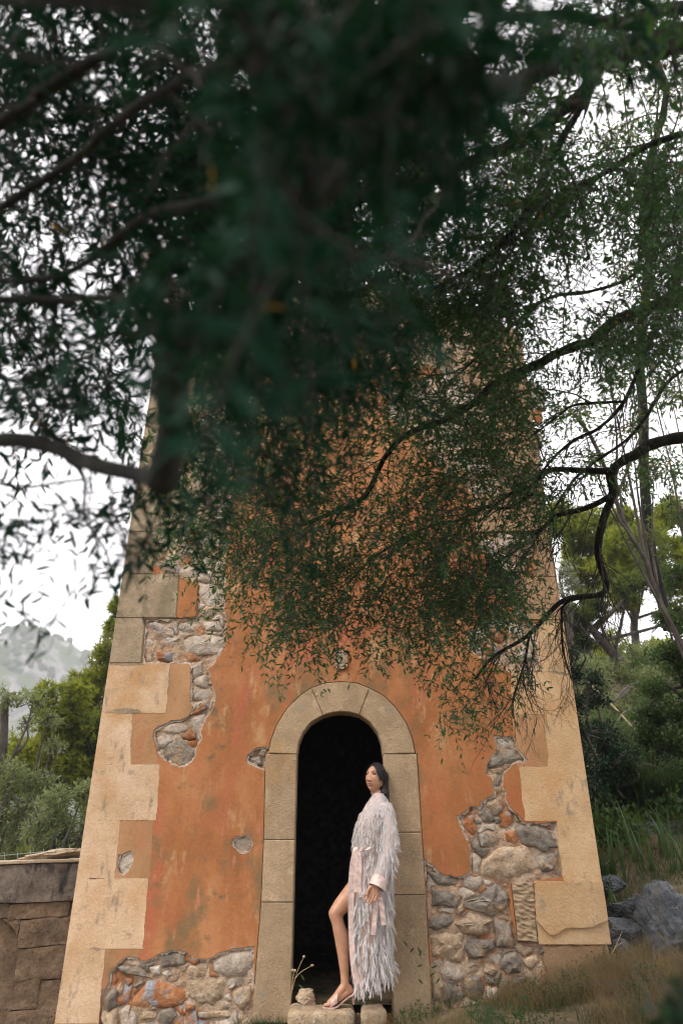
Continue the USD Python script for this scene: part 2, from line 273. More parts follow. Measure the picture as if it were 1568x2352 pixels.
# quoins: corner blocks, alternately wide and narrow
def zrow(px, py): return at_y(np.array(px), np.array(py))[..., [0, 2]]
quoins = []
def q_left(y0, y1, x0, x1, m, lab=None):
    p = W([(x0, y0), (x1, y1)]); quoins.append((Polygon([(XL, p[0, 1]), tuple(p[0]), tuple(p[1]), (XL, p[1, 1])]), m, 'L', lab))
def q_right(y0, y1, x0, x1, m, lab=None):
    p = W([(x0, y0), (x1, y1)]); quoins.append((Polygon([(XR, p[0, 1]), tuple(p[0]), tuple(p[1]), (XR, p[1, 1])]), m, 'R', lab))
q_left(2180, 2352, 241, 226, 'quoin_cream'); q_left(2018, 2180, 340, 326, 'quoin_cream'); q_left(1885, 2018, 276, 263, 'quoin_cream')
q_left(1756, 1885, 367, 357, 'quoin_cream'); q_left(1638, 1756, 304, 298, 'quoin_cream'); q_left(1524, 1638, 391, 381, 'quoin_cream')
q_left(1420, 1524, 334, 324, 'quoin_weathered'); q_left(1319, 1420, 412, 405, 'quoin_weathered'); q_left(1222, 1319, 360, 350, 'quoin_weathered')
q_right(2024, 2170, 1226, 1236, 'quoin_cream_shaded'); q_right(1886, 2024, 1279, 1294, 'quoin_cream_shaded'); q_right(1761, 1886, 1192, 1205, 'quoin_cream_shaded')
q_right(1642, 1761, 1249, 1260, 'quoin_cream_shaded'); q_right(1544, 1642, 1172, 1177, 'quoin_cream_shaded'); q_right(1425, 1544, 1236, 1244, 'quoin_cream_shaded')
q_right(1326, 1425, 1190, 1194, 'quoin_brown'); q_right(1222, 1326, 1222, 1232, 'quoin_brown')
zl = zrow(360, 1222)[1]; zr = zrow(1222, 1222)[1]; k = 0
while zl < 6.25:
    h = 0.43 + 0.03 * math.sin(k * 2.1); w = 0.78 if k % 2 == 0 else 0.48
    quoins.append((Polygon([(XL, zl + h), (XL + w, zl + h), (XL + w, zl), (XL, zl)]), 'quoin_weathered', 'L', None))
    quoins.append((Polygon([(XR, zr + h), (XR - w * .9, zr + h), (XR - w * .9, zr), (XR, zr)]), 'quoin_brown', 'R', None)); zl += h; zr += h; k += 1
rng = random.Random(5); jagged = []
for g, m, side, lab in quoins:
    g = g.intersection(facade)
    if 'cream' not in m and g.area < .02: continue
    if 'cream' in m: gb = g.bounds; g = jag(g, .006, 9, seed=9).buffer(.002).intersection(sbox(-3 if side == 'L' else gb[0] - .05, gb[1], 3 if side == 'R' else gb[2] + .05, gb[3])).intersection(sbox(XL, -1, XR, 8)); g = g if g.geom_type == 'Polygon' else max(g.geoms, key=lambda a_: a_.area); g = g.union(g.intersection(sbox(-3, -1, XL + .1, 9) if side == 'L' else sbox(XR - .1, -1, 3, 9)).envelope)
    jagged.append(g)
    if 'cream' in m:                       # plastered face, edges flush with the wall
        e = upright(g, -0.0014, 0.3)
    else:
        e = chamfered(g, -0.004 - 0.006 * rng.random(), 0.3, 0.008)
    obj('quoin_block', e, m, tower, label=lab)
quoin_area = unary_union(jagged)
# lowest corner blocks on the right: chiselled stone beside the broken plaster edge, and a rough plinth
chis = Polygon(W([(1172, 2024), (1226, 2024), (1236, 2170), (1188, 2166)])); quoin_area = quoin_area.union(chis)
gx_, gz_ = np.meshgrid(np.linspace(0, 1, 26), np.linspace(0, 1, 60), indexing='ij')
c4 = W([(1172, 2024), (1226, 2024), (1188, 2166), (1236, 2170)])
pp = (c4[0] * (1 - gx_[..., None]) + c4[1] * gx_[..., None]) * (1 - gz_[..., None]) + (c4[2] * (1 - gx_[..., None]) + c4[3] * gx_[..., None]) * gz_[..., None]
w3 = np.stack([pp[..., 0] * 24, pp[..., 1] * 72, 0 * gx_], -1)
yy_ = -0.004 + 0.022 * (0.5 - meshkit.noise(w3, 3)) + 0.01 * (0.5 - meshkit.noise(w3 * 2.1, 8))
edge = np.minimum(np.minimum(gx_, 1 - gx_), np.minimum(gz_, 1 - gz_)); yy_ = np.where(edge < 0.02, 0.05, yy_)
ii = np.arange(gx_.size).reshape(gx_.shape); qq = np.stack([ii[:-1, :-1], ii[:-1, 1:], ii[1:, 1:], ii[1:, :-1]], -1).reshape(-1, 4)
obj('quoin_block', (np.stack([pp[..., 0], yy_, pp[..., 1]], -1).reshape(-1, 3), qq), 'door_stone', tower, smooth=True, label='bare stone corner block covered with chisel marks')

# patches where the plaster has fallen
A = [(218, 2343), (224, 2309), (227, 2290), (245, 2259), (251, 2237), (270, 2215), (288, 2198), (313, 2201), (323, 2206), (351, 2201), (360, 2190), (382, 2190), (410, 2183), (426, 2185), (451, 2202), (476, 2202), (501, 2190), (526, 2182), (548, 2179), (584, 2174), (584, 2420), (200, 2420)]
B = [(334, 1421), (449, 1419), (452, 1347), (436, 1330), (380, 1318), (352, 1300), (362, 1225), (420, 1150), (380, 1000), (420, 850), (560, 850), (590, 930), (560, 1010), (530, 1120), (520, 1200), (517, 1330), (517, 1483), (505, 1506), (491, 1523), (479, 1537), (482, 1553), (490, 1577), (495, 1609), (489, 1623), (482, 1635), (472, 1654), (464, 1666), (465, 1694), (456, 1713), (449, 1734), (440, 1752), (423, 1762), (395, 1757), (376, 1745), (362, 1731), (359, 1713), (352, 1694), (353, 1682), (367, 1668), (395, 1656), (418, 1653), (437, 1640), (440, 1623), (433, 1609), (435, 1591), (438, 1558), (437, 1532), (433, 1525), (325, 1524)]
C = [(625, 1716), (592, 1717), (570, 1734), (564, 1747), (570, 1755), (590, 1764), (620, 1774)]
D = [(536, 1925), (550, 1918), (572, 1918), (580, 1938), (575, 1952), (556, 1963), (540, 1950), (532, 1938)]
E = [(274, 1965), (292, 1957), (303, 1955), (306, 1978), (300, 1998), (284, 2010), (271, 2006), (270, 1985)]
F = [(1131, 1690), (1151, 1693), (1168, 1690), (1177, 1693), (1183, 1707), (1187, 1719), (1201, 1731), (1210, 1745), (1205, 1754), (1187, 1753), (1172, 1761), (1158, 1780), (1155, 1796), (1161, 1815), (1165, 1841), (1177, 1860), (1196, 1876), (1203, 1887), (1279, 1889), (1294, 2018), (1233, 2023), (1172, 2024), (1170, 2061), (1187, 2163), (1252, 2171), (1420, 2171), (1440, 2420), (985, 2420), (991, 2268), (984, 2118), (974, 1992), (966, 1971), (996, 1989), (1018, 2008), (1049, 2016), (1077, 2007), (1080, 1977), (1074, 1939), (1059, 1905), (1062, 1904), (1046, 1874), (1074, 1862), (1079, 1853), (1100, 1853), (1102, 1843), (1121, 1833), (1133, 1827), (1128, 1803), (1128, 1787), (1116, 1780), (1113, 1764), (1120, 1747), (1133, 1731), (1142, 1721), (1135, 1707)]
HH = [(1065, 1450), (1100, 1438), (1150, 1424), (1190, 1428), (1236, 1430), (1240, 1540), (1180, 1548), (1150, 1530), (1120, 1512), (1080, 1500)]
I = [(1060, 850), (1260, 850), (1230, 1240), (1195, 1330), (1190, 1420), (1130, 1330), (1095, 1240), (1080, 1130), (1000, 1060), (960, 1000), (890, 960), (900, 880)]
J = [(380, 870), (470, 850), (560, 830), (600, 790), (700, 770), (800, 790), (870, 850), (980, 840), (1100, 880), (1230, 880), (1250, 560), (300, 560)]
patches = [jag(Polygon(W(p)).buffer(0), a, seed=i, freq=f) for i, (p, a, f) in enumerate(((A, .012, 9), (B, .011, 10), (C, .006, 16), (D, .009, 16), (E, .008, 16), (F, .012, 9), (HH, .02, 7), (I, .03, 5), (J, .03, 5)))]
plaster = facade_core.difference(unary_union(patches)).difference(quoin_area).difference(surround_out)
small = [jag(g.buffer(-.014), .011, 20, seed=60 + i) if g.buffer(-.014).area > .004 and g.buffer(-.014).geom_type == 'Polygon' else g for i, g in enumerate(patches)]
under = facade_core.difference(unary_union(small)).difference(quoin_area).difference(surround_out).intersection(sbox(-3, -0.14, 3, 8)).buffer(-.001)
under = max(getattr(under, 'geoms', [under]), key=lambda a_: a_.area)
obj('undercoat', upright(under, 0.010, 0.07), 'rubble_pale', tower, label='pale crumbling undercoat showing along the broken plaster edges')
plinthz = W([(784, 2346)])[0, 1]
plaster = plaster.intersection(sbox(-3, -0.14, 3, 8)).buffer(-0.001)
plaster = MultiPolygon([g for g in getattr(plaster, 'geoms', [plaster]) if g.area > 4e-4])
# ochre bands next to the corner blocks belong to another coat of paint
och = [Polygon(W(p)) for p in ([(391, 1524), (445, 1524), (445, 1640), (381, 1640)], [(304, 1638), (440, 1638), (420, 1660), (372, 1672), (352, 1690), (362, 1757), (298, 1757)], [(276, 1885), (352, 1885), (345, 2018), (263, 2018)], [(241, 2180), (330, 2180), (300, 2215), (226, 2352)], [(1175, 1642), (1249, 1642), (1260, 1761), (1187, 1761)])]
och = unary_union(och)
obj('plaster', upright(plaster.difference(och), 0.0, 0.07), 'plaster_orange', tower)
for g in plaster.intersection(och.buffer(-0.0005)).geoms:
    if g.area > 1e-3: obj('plaster', upright(g, 0.0002, 0.07), 'plaster_ochre', tower, label='ochre plaster beside the cream corner blocks')
crm = Polygon(W([(412, 1320), (451, 1320), (449, 1419), (405, 1419), (398, 1398), (406, 1380)]))
obj('quoin_block', chamfered(crm, 0.004, 0.3, 0.006), 'rubble_tan', tower, label='pale broken end of a corner block')
# broken cream plaster over the lowest right corner, standing proud of the plinth
plinth = jag(Polygon(W([(1240, 2171), (1396, 2168), (1404, 2190), (1412, 2300), (1260, 2300), (1250, 2230)])), .012, seed=31)
obj('plinth_block', chamfered(plinth, 0.004, 0.3, 0.012), 'quoin_brown', tower)
bw = jag(Polygon(W([(1228, 2026), (1404, 2026), (1404, 2108), (1388, 2114), (1360, 2128), (1330, 2132), (1299, 2130), (1277, 2146), (1263, 2149), (1245, 2132), (1230, 2114)])), .006, seed=33)
bw = bw.intersection(sbox(-3, -1, XR, 8))
obj('plaster', upright(bw, -0.016, -0.004), 'quoin_cream_shaded', tower, label='broken cream plaster over the lowest right corner')
# dark weathered cracks along three of the block joints
for pts in ([(238, 1637), (262, 1631), (290, 1626), (318, 1630), (326, 1636), (300, 1640), (268, 1638)], [(248, 1526), (300, 1523), (330, 1524), (334, 1527), (290, 1530)], [(1252, 1543), (1275, 1541), (1305, 1548), (1302, 1553), (1272, 1546)], [(205, 2178), (225, 2176), (240, 2181), (222, 2184)]):
    obj('crack', upright(jag(Polygon(W(pts)), .006, 30, seed=3, step=.008), -.0028, .01), 'quoin_weathered', tower, label='dark crack with lichen along a block joint')
# plaque above the door
pl = lambda pts: Polygon(W([(735 + .0 + (1200 + u * 160 / 1568 - 1200) * .6125 + 0, 1470 + v * .0625) for u, v in pts]))
plaque = pl([(640, 420), (890, 420), (995, 500), (995, 980), (890, 1080), (640, 1080), (530, 980), (530, 500)])
pq = obj('plaque', cat([upright(plaque.difference(plaque.buffer(-0.014)), -0.022, 0.0), upright(plaque.buffer(-0.013), -0.006, 0.0)]), 'plaque_stone', tower)
shield = pl([(600, 520), (920, 520), (920, 910), (760, 1010), (600, 910)])
obj('shield', upright(shield, -0.019, -0.006), 'plaque_stone', pq)
bell = pl([(740, 630), (790, 620), (835, 690), (860, 850), (690, 850), (710, 700)])
obj('emblem', upright(bell, -0.025, -0.019), 'plaque_stone', pq)

# rubble stones, each a mesh of its own
def stone(poly, seed, h=0.05, y0=0.035, rings=(1.0, 0.91, 0.68, 0.38), nseg=22):
    c = np.array(poly.centroid.coords[0]); e = poly.exterior; L = e.length
    b = np.array([e.interpolate(L * k / nseg).coords[0] for k in range(nseg)])
    rough = (meshkit.fbm(np.c_[b * 22, np.full(nseg, seed)], 3, seed) - 0.5)
    b = b + (b - c) * rough[:, None] * 0.45
    v = []
    hs = (0.0, 0.42, 0.82, 1.0)
    tilt = np.array([math.sin(seed * 1.7), math.cos(seed * 2.3)]) * 0.35
    for rsc, hh in zip(rings, hs):
        p = c + (b - c) * rsc
        d = (meshkit.fbm(np.c_[p * 16, np.full(nseg, seed * .37)], 4, seed) - 0.5)
        hgt = hh * h * (1 + (p - c) @ tilt / max(math.sqrt(poly.area), .01)) + (d * h * 1.5 if hh > 0 else 0)
        v.append(np.c_[p[:, 0], y0 - hgt, p[:, 1]])
    v.append([[c[0], y0 - h * 1.02 - (meshkit.fbm(np.array([[*c * 16, seed]]), 3, seed)[0] - .5) * h, c[1]]])
    v = np.vstack([v[0] + [0, 0.03, 0]] + v)
    R = 5; f = []
    for r in range(R - 1):
        for k in range(nseg):
            a, b2, c2, d2 = r * nseg + k, r * nseg + (k + 1) % nseg, (r + 1) * nseg + (k + 1) % nseg, (r + 1) * nseg + k
            f += [(a, b2, c2), (a, c2, d2)]
    for k in range(nseg): f.append(((R - 1) * nseg + k, (R - 1) * nseg + (k + 1) % nseg, R * nseg))
    t = trimesh.Trimesh(v, f, process=False)
    if (t.face_normals[:, 1] * t.area_faces).sum() > 0: t.invert()
    return t
T3 = lambda pts: [(955.5 + .3125 * u, 1898.75 + .3125 * v) for u, v in pts]
T4 = lambda pts: [(110.25 + .3125 * u, 2021.25 + .3125 * v) for u, v in pts]
T5 = lambda pts: [(245 + .2344 * u, 1225 + .2344 * v) for u, v in pts]
T6 = lambda pts: [(1041.25 + .2344 * u, 1592.5 + .2344 * v) for u, v in pts]
hero = [  # outline, material, height
 (T6([(620, 1290), (800, 1300), (990, 1370), (1010, 1500), (900, 1540), (760, 1510), (650, 1460)]), 'rubble_grey', .06),
 (T6([(300, 1640), (400, 1530), (600, 1500), (700, 1495), (770, 1560), (790, 1740), (700, 1790), (500, 1830), (310, 1810), (270, 1720)]), 'rubble_tan', .07),
 (T6([(800, 1590), (1000, 1560), (1030, 1660), (1000, 1740), (880, 1770), (810, 1740)]), 'rubble_grey', .06),
 (T6([(255, 1390), (360, 1340), (450, 1420), (390, 1500), (270, 1510)]), 'rubble_grey', .05),
 (T6([(500, 1370), (610, 1340), (640, 1440), (600, 1480), (520, 1450)]), 'rubble_rust', .035),
 (T3([(120, 465), (240, 455), (330, 530), (300, 590), (110, 590)]), 'rubble_grey', .07),
 (T3([(350, 560), (480, 500), (560, 440), (600, 420), (680, 490), (660, 620), (570, 665), (380, 600)]), 'rubble_grey', .09),
 (T3([(280, 720), (400, 640), (570, 680), (560, 790), (450, 800), (330, 780)]), 'rubble_tan', .08),
 (T3([(575, 700), (640, 695), (710, 730), (715, 890), (600, 900), (585, 800)]), 'rubble_grey', .085),
 (T3([(100, 815), (210, 770), (350, 800), (340, 880), (220, 970), (120, 960)]), 'rubble_tan', .08),
 (T3([(350, 890), (410, 820), (570, 840), (590, 890), (500, 970), (410, 980)]), 'rubble_grey', .09),
 (T3([(625, 990), (680, 930), (740, 920), (790, 990), (770, 1070), (690, 1090), (630, 1050)]), 'rubble_grey', .08),
 (T3([(95, 690), (190, 640), (280, 660), (290, 710), (160, 765), (100, 740)]), 'rubble_grey', .06),
 (T3([(500, 1010), (560, 1010), (610, 1060), (560, 1110), (490, 1070)]), 'rubble_tan', .06),
 (T3([(860, 1060), (930, 990), (1040, 950), (1050, 1000), (960, 1050)]), 'rubble_tan', .03),
 (T3([(700, 1110), (870, 1110), (860, 1150), (690, 1170)]), 'rubble_grey', .06),
 (T3([(370, 1005), (480, 1010), (470, 1030), (380, 1040)]), 'rubble_pale', .045),
 (T3([(305, 600), (345, 560), (350, 620), (310, 660)]), 'rubble_tan', .04),
 (T3([(905, 890), (960, 880), (970, 920), (910, 950)]), 'rubble_grey', .04),
 (T3([(100, 340), (200, 330), (330, 400), (320, 440), (160, 430)]), 'rubble_grey', .04),
 (T6([(390, 425), (560, 430), (605, 530), (440, 545)]), 'rubble_pale', .025),
 (T6([(335, 650), (430, 575), (600, 560), (700, 640), (600, 680), (480, 715), (325, 735)]), 'rubble_grey', .05),
 (T6([(400, 1220), (450, 1215), (480, 1260), (420, 1285)]), 'rubble_grey', .04),
 (T6([(200, 1240), (270, 1230), (280, 1280), (220, 1290)]), 'rubble_grey', .03),
 (T4([(820, 560), (920, 545), (990, 530), (1000, 620), (920, 640), (840, 650)]), 'rubble_grey', .045),
 (T4([(1005, 540), (1050, 560), (1110, 610), (1080, 630), (1005, 605)]), 'rubble_rust', .04),
 (T4([(490, 640), (580, 635), (700, 680), (730, 720), (560, 700)]), 'rubble_grey', .05),
 (T4([(640, 860), (720, 760), (860, 770), (960, 780), (1010, 840), (990, 910), (880, 940), (620, 950)]), 'rubble_rust', .06),
 (T4([(1030, 750), (1150, 735), (1290, 740), (1290, 850), (1240, 930), (1100, 920), (1030, 840)]), 'rubble_tan', .06),
 (T4([(1230, 600), (1330, 540), (1500, 530), (1505, 640), (1420, 720), (1280, 700), (1215, 660)]), 'rubble_pale', .06),
 (T4([(410, 880), (460, 820), (500, 830), (490, 930), (430, 970)]), 'rubble_grey', .055),
 (T4([(490, 790), (540, 750), (550, 800), (530, 860), (500, 830)]), 'rubble_tan', .05),
 (T4([(1360, 820), (1480, 790), (1490, 900), (1420, 960), (1360, 900)]), 'rubble_tan', .055),
 (T4([(1100, 980), (1340, 955), (1350, 1010), (1200, 1030), (1100, 1020)]), 'rubble_tan', .05),
 (T4([(1000, 930), (1080, 920), (1080, 960), (1000, 970)]), 'rubble_rust', .04),
 (T4([(1320, 800), (1370, 750), (1380, 780), (1340, 820)]), 'rubble_pale', .05),
 (T4([(740, 650), (820, 630), (820, 700), (760, 720)]), 'rubble_pale', .04),
 (T4([(830, 690), (880, 660), (910, 700), (870, 740)]), 'rubble_pale', .04),
 (T4([(620, 790), (690, 740), (700, 760), (640, 800)]), 'rubble_grey', .04),
 (T4([(1295, 860), (1330, 840), (1350, 890), (1310, 910)]), 'rubble_pale', .045),
 (T4([(560, 730), (620, 720), (620, 760), (580, 790)]), 'rubble_rust', .04),
 (T4([(740, 940), (800, 920), (810, 960), (750, 970)]), 'rubble_tan', .04),
 (T5([(400, 870), (470, 855), (560, 900), (650, 950), (640, 1000), (540, 985), (430, 930)]), 'rubble_pale', .045),
 (T5([(700, 890), (780, 870), (860, 900), (870, 950), (780, 970), (710, 940)]), 'rubble_pale', .045),
 (T5([(550, 1030), (650, 1010), (730, 1020), (660, 1110), (610, 1130)]), 'rubble_pale', .04),
 (T5([(750, 1090), (800, 1020), (950, 985), (1120, 1010), (1150, 1110), (1080, 1180), (900, 1180), (780, 1150)]), 'rubble_pale', .05),
 (T5([(480, 2010), (560, 1960), (650, 1970), (640, 2040), (560, 2100), (500, 2100)]), 'rubble_pale', .04),
 (T5([(510, 2140), (640, 2040), (760, 2030), (870, 2120), (850, 2200), (740, 2280), (600, 2230)]), 'rubble_grey', .05),
 (T5([(740, 2040), (870, 2030), (880, 2110), (790, 2110)]), 'rubble_rust', .04),
 (T5([(520, 1950), (600, 1870), (760, 1840), (780, 1930), (660, 1960)]), 'rubble_pale', .035),
 (T5([(830, 1800), (960, 1760), (960, 1850), (920, 1950), (840, 1930)]), 'rubble_pale', .035),
 (T5([(840, 1680), (920, 1660), (900, 1710), (850, 1720)]), 'rubble_grey', .03),
 (T5([(520, 290), (620, 260), (720, 330), (680, 380), (560, 350)]), 'rubble_pale', .04),
 (T5([(890, 470), (1100, 520), (1140, 660), (1000, 700), (900, 640)]), 'rubble_pale', .04),
 (T5([(940, 870), (1110, 850), (1120, 950), (960, 950)]), 'rubble_pale', .04),
 ([(600, 1722), (612, 1718), (608, 1738), (594, 1734)], 'rubble_tan', .03), ([(574, 1742), (596, 1738), (602, 1756), (584, 1757)], 'rubble_grey', .035),
 ([(534, 1924), (552, 1917), (575, 1920), (580, 1942), (558, 1964), (536, 1950)], 'rubble_pale', .024), ([(272, 1966), (292, 1956), (305, 1957), (305, 1985), (286, 2010), (270, 1998)], 'rubble_pale', .024)]
taken = []
sd = 1
for pts, m, h in hero:
    g = Polygon(W(pts)).buffer(0); g = affinity.scale(g, 1.07, 1.07) if g.area > .004 else g; taken.append(g.buffer(0.001)); sd += 1
    low = np.array(g.centroid.coords[0])[1] < 1.0 and np.array(g.centroid.coords[0])[0] > .5
    obj('stone', stone(g, sd, h * (.68 if low else .5), .036 if low else .028), m, tower, smooth=32)
occ = unary_union(taken + [quoin_area, surround_out, chis, plinth])
fills = 0
def cells(area, spacing, rr):
    x0, z0, x1, z1 = area.bounds; z0 = max(z0, -.16); pts = []
    for _ in range(6000):
        p = np.array([rr.uniform(x0, x1), rr.uniform(z0, z1)])
        if all(((p - q) / [1.25, 1]) @ ((p - q) / [1.25, 1]) > spacing ** 2 for q in pts): pts.append(p)
        if len(pts) > 420: break
    if len(pts) < 3: return []
    vor = shapely.voronoi_polygons(shapely.MultiPoint(pts), extend_to=area.envelope.buffer(.3))
    return [g for g in vor.geoms]
for pi, g0 in enumerate(patches):
    free = g0.buffer(-0.012).difference(occ)
    if free.is_empty or pi in (2, 3, 4): continue
    rr = random.Random(100 + pi)
    for c0 in cells(free, (.105, .10, 0, 0, 0, .095, .13, .16, .20)[pi], rr):
        g = c0.intersection(free)
        if g.is_empty: continue
        g = max(getattr(g, 'geoms', [g]), key=lambda a_: a_.area)
        if g.geom_type != 'Polygon' or g.area < .0011 or rr.random() < (.12 if pi in (0, 5) else .34): continue
        g = g.buffer(-.013).buffer(.007); g = max(getattr(g, 'geoms', [g]), key=lambda a_: a_.area) if not g.is_empty else g
        if g.is_empty or g.area < .0009 or fills > 238: continue
        g = g.simplify(.004); m = rr.choice(['rubble_tan', 'rubble_tan', 'rubble_grey', 'rubble_grey', 'rubble_pale', 'rubble_rust'] if pi in (0, 5) else ['rubble_pale', 'rubble_pale', 'rubble_tan', 'rubble_tan', 'rubble_grey', 'rubble_rust'])
        sd += 1; fills += 1
        m = m if pi in (0, 5) else rr.choice(['rubble_pale', 'rubble_pale', 'rubble_pale', 'rubble_tan', 'rubble_rust'])
        obj('stone', stone(g, sd, min(.034, math.sqrt(g.area) * .26) * rr.uniform(.5, 1.1), 0.028, nseg=16), m, tower, smooth=30)
# floor and a panelled door standing deep in the dark room
obj('floor', trimesh.creation.box(bounds=[[-1.5, 0.2, -0.028], [1.5, 3.5, 0.004]]), 'soil', tower)
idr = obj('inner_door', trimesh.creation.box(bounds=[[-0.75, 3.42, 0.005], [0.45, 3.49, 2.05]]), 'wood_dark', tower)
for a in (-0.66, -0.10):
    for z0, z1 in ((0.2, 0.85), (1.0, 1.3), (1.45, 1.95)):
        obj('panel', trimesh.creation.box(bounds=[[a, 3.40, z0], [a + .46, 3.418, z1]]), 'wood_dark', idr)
# doorsteps
def rough_box(b, seed, amp=0.012, n=4, chips=0.03):
    t = trimesh.creation.box(bounds=b); 
    for _ in range(n): t = t.subdivide()
    lo, hi = np.array(b[0]), np.array(b[1]); c = (lo + hi) / 2; r = np.minimum(chips, (hi - lo) / 2 * .9)
    inner = np.clip(t.vertices, lo + r, hi - r); d = t.vertices - inner; l = np.linalg.norm(d / r, axis=1, keepdims=True)
    v = inner + np.where(l > 1, d / np.maximum(l, 1e-9), d)
    nrm = unit(v - inner + 1e-9)
    v = v + nrm * ((meshkit.fbm(v * 9 + seed, 4, seed) - 0.5) * amp * 2.4)[:, None] + (meshkit.fbm(v * 3 + seed, 2, seed + 1)[:, None] - .5) * amp * 1.5
    return trimesh.Trimesh(v, t.faces, process=False)
s0, s1, s2 = at_y(np.array([660., 819., 884.]), np.array([2317., 2313., 2306.]), -0.2)[:, 0]
tag(obj('doorstep', rough_box([[s0, -0.24, -0.34], [s1 - .015, 0.06, 0.006]], 3, chips=.035), 'step_stone', smooth=50), 'long worn stone doorstep under the woman\'s shoe', 'doorstep')
tag(obj('doorstep', rough_box([[s1 + .025, -0.24, -0.34], [s2, 0.06, 0.012]], 8, chips=.035), 'step_stone', smooth=50), 'short worn stone doorstep block against the right door jamb', 'doorstep')

# ---------------------------------------------------------------- olive trees
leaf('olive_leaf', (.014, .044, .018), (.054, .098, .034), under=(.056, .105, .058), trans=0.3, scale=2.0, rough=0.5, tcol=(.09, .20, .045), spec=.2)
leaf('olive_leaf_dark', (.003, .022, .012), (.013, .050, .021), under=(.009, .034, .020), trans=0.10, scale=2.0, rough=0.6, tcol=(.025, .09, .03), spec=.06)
leaf('olive_leaf_yellow', (.25, .12, .015), (.38, .22, .03), trans=0.3, scale=3)
rock('olive_bark', [(0.3, (.012, .012, .011)), (0.55, (.026, .025, .022)), (0.75, (.055, .053, .047))], scale=14, fine=70, bump=0.012, squash=(1, 1, .35), tint=0.35, extra=[((.04, .05, .02), 5, .56, .68, Z3)])
plain('olive_twig', (.045, .040, .033), 0.8, noise=30)
plain('olive_fruit', (.022, .038, .02), 0.3, 0.5)

def leaf_mesh(base, d, nrm, L, Wd, curl=None):
    """Lance-shaped leaves: base point, direction, normal, length, width (arrays). Returns one mesh, 6 vertices and 4 triangles a leaf."""
    d = unit(d); s = unit(np.cross(d, nrm)); u = np.cross(s, d)
    c = (curl if curl is not None else np.zeros(len(L)))[:, None]
    L = L[:, None]; w = Wd[:, None] / 2
    p = [base, base + d * L * .33 + s * w * .9 + u * L * c * .3, base + d * L * .33 - s * w * .9 + u * L * c * .3,
         base + d * L * .7 + s * w * .8 + u * L * c * .25, base + d * L * .7 - s * w * .8 + u * L * c * .25, base + d * L - u * L * c * .12]
    v = np.stack(p, 1).reshape(-1, 3); k = np.arange(len(L))[:, None] * 6
    f = np.concatenate([k + np.array([[0, 2, 1]]), k + np.array([[1, 2, 4]]), k + np.array([[1, 4, 3]]), k + np.array([[3, 4, 5]])], 1).reshape(-1, 3)
    return trimesh.Trimesh(v, f, process=False)

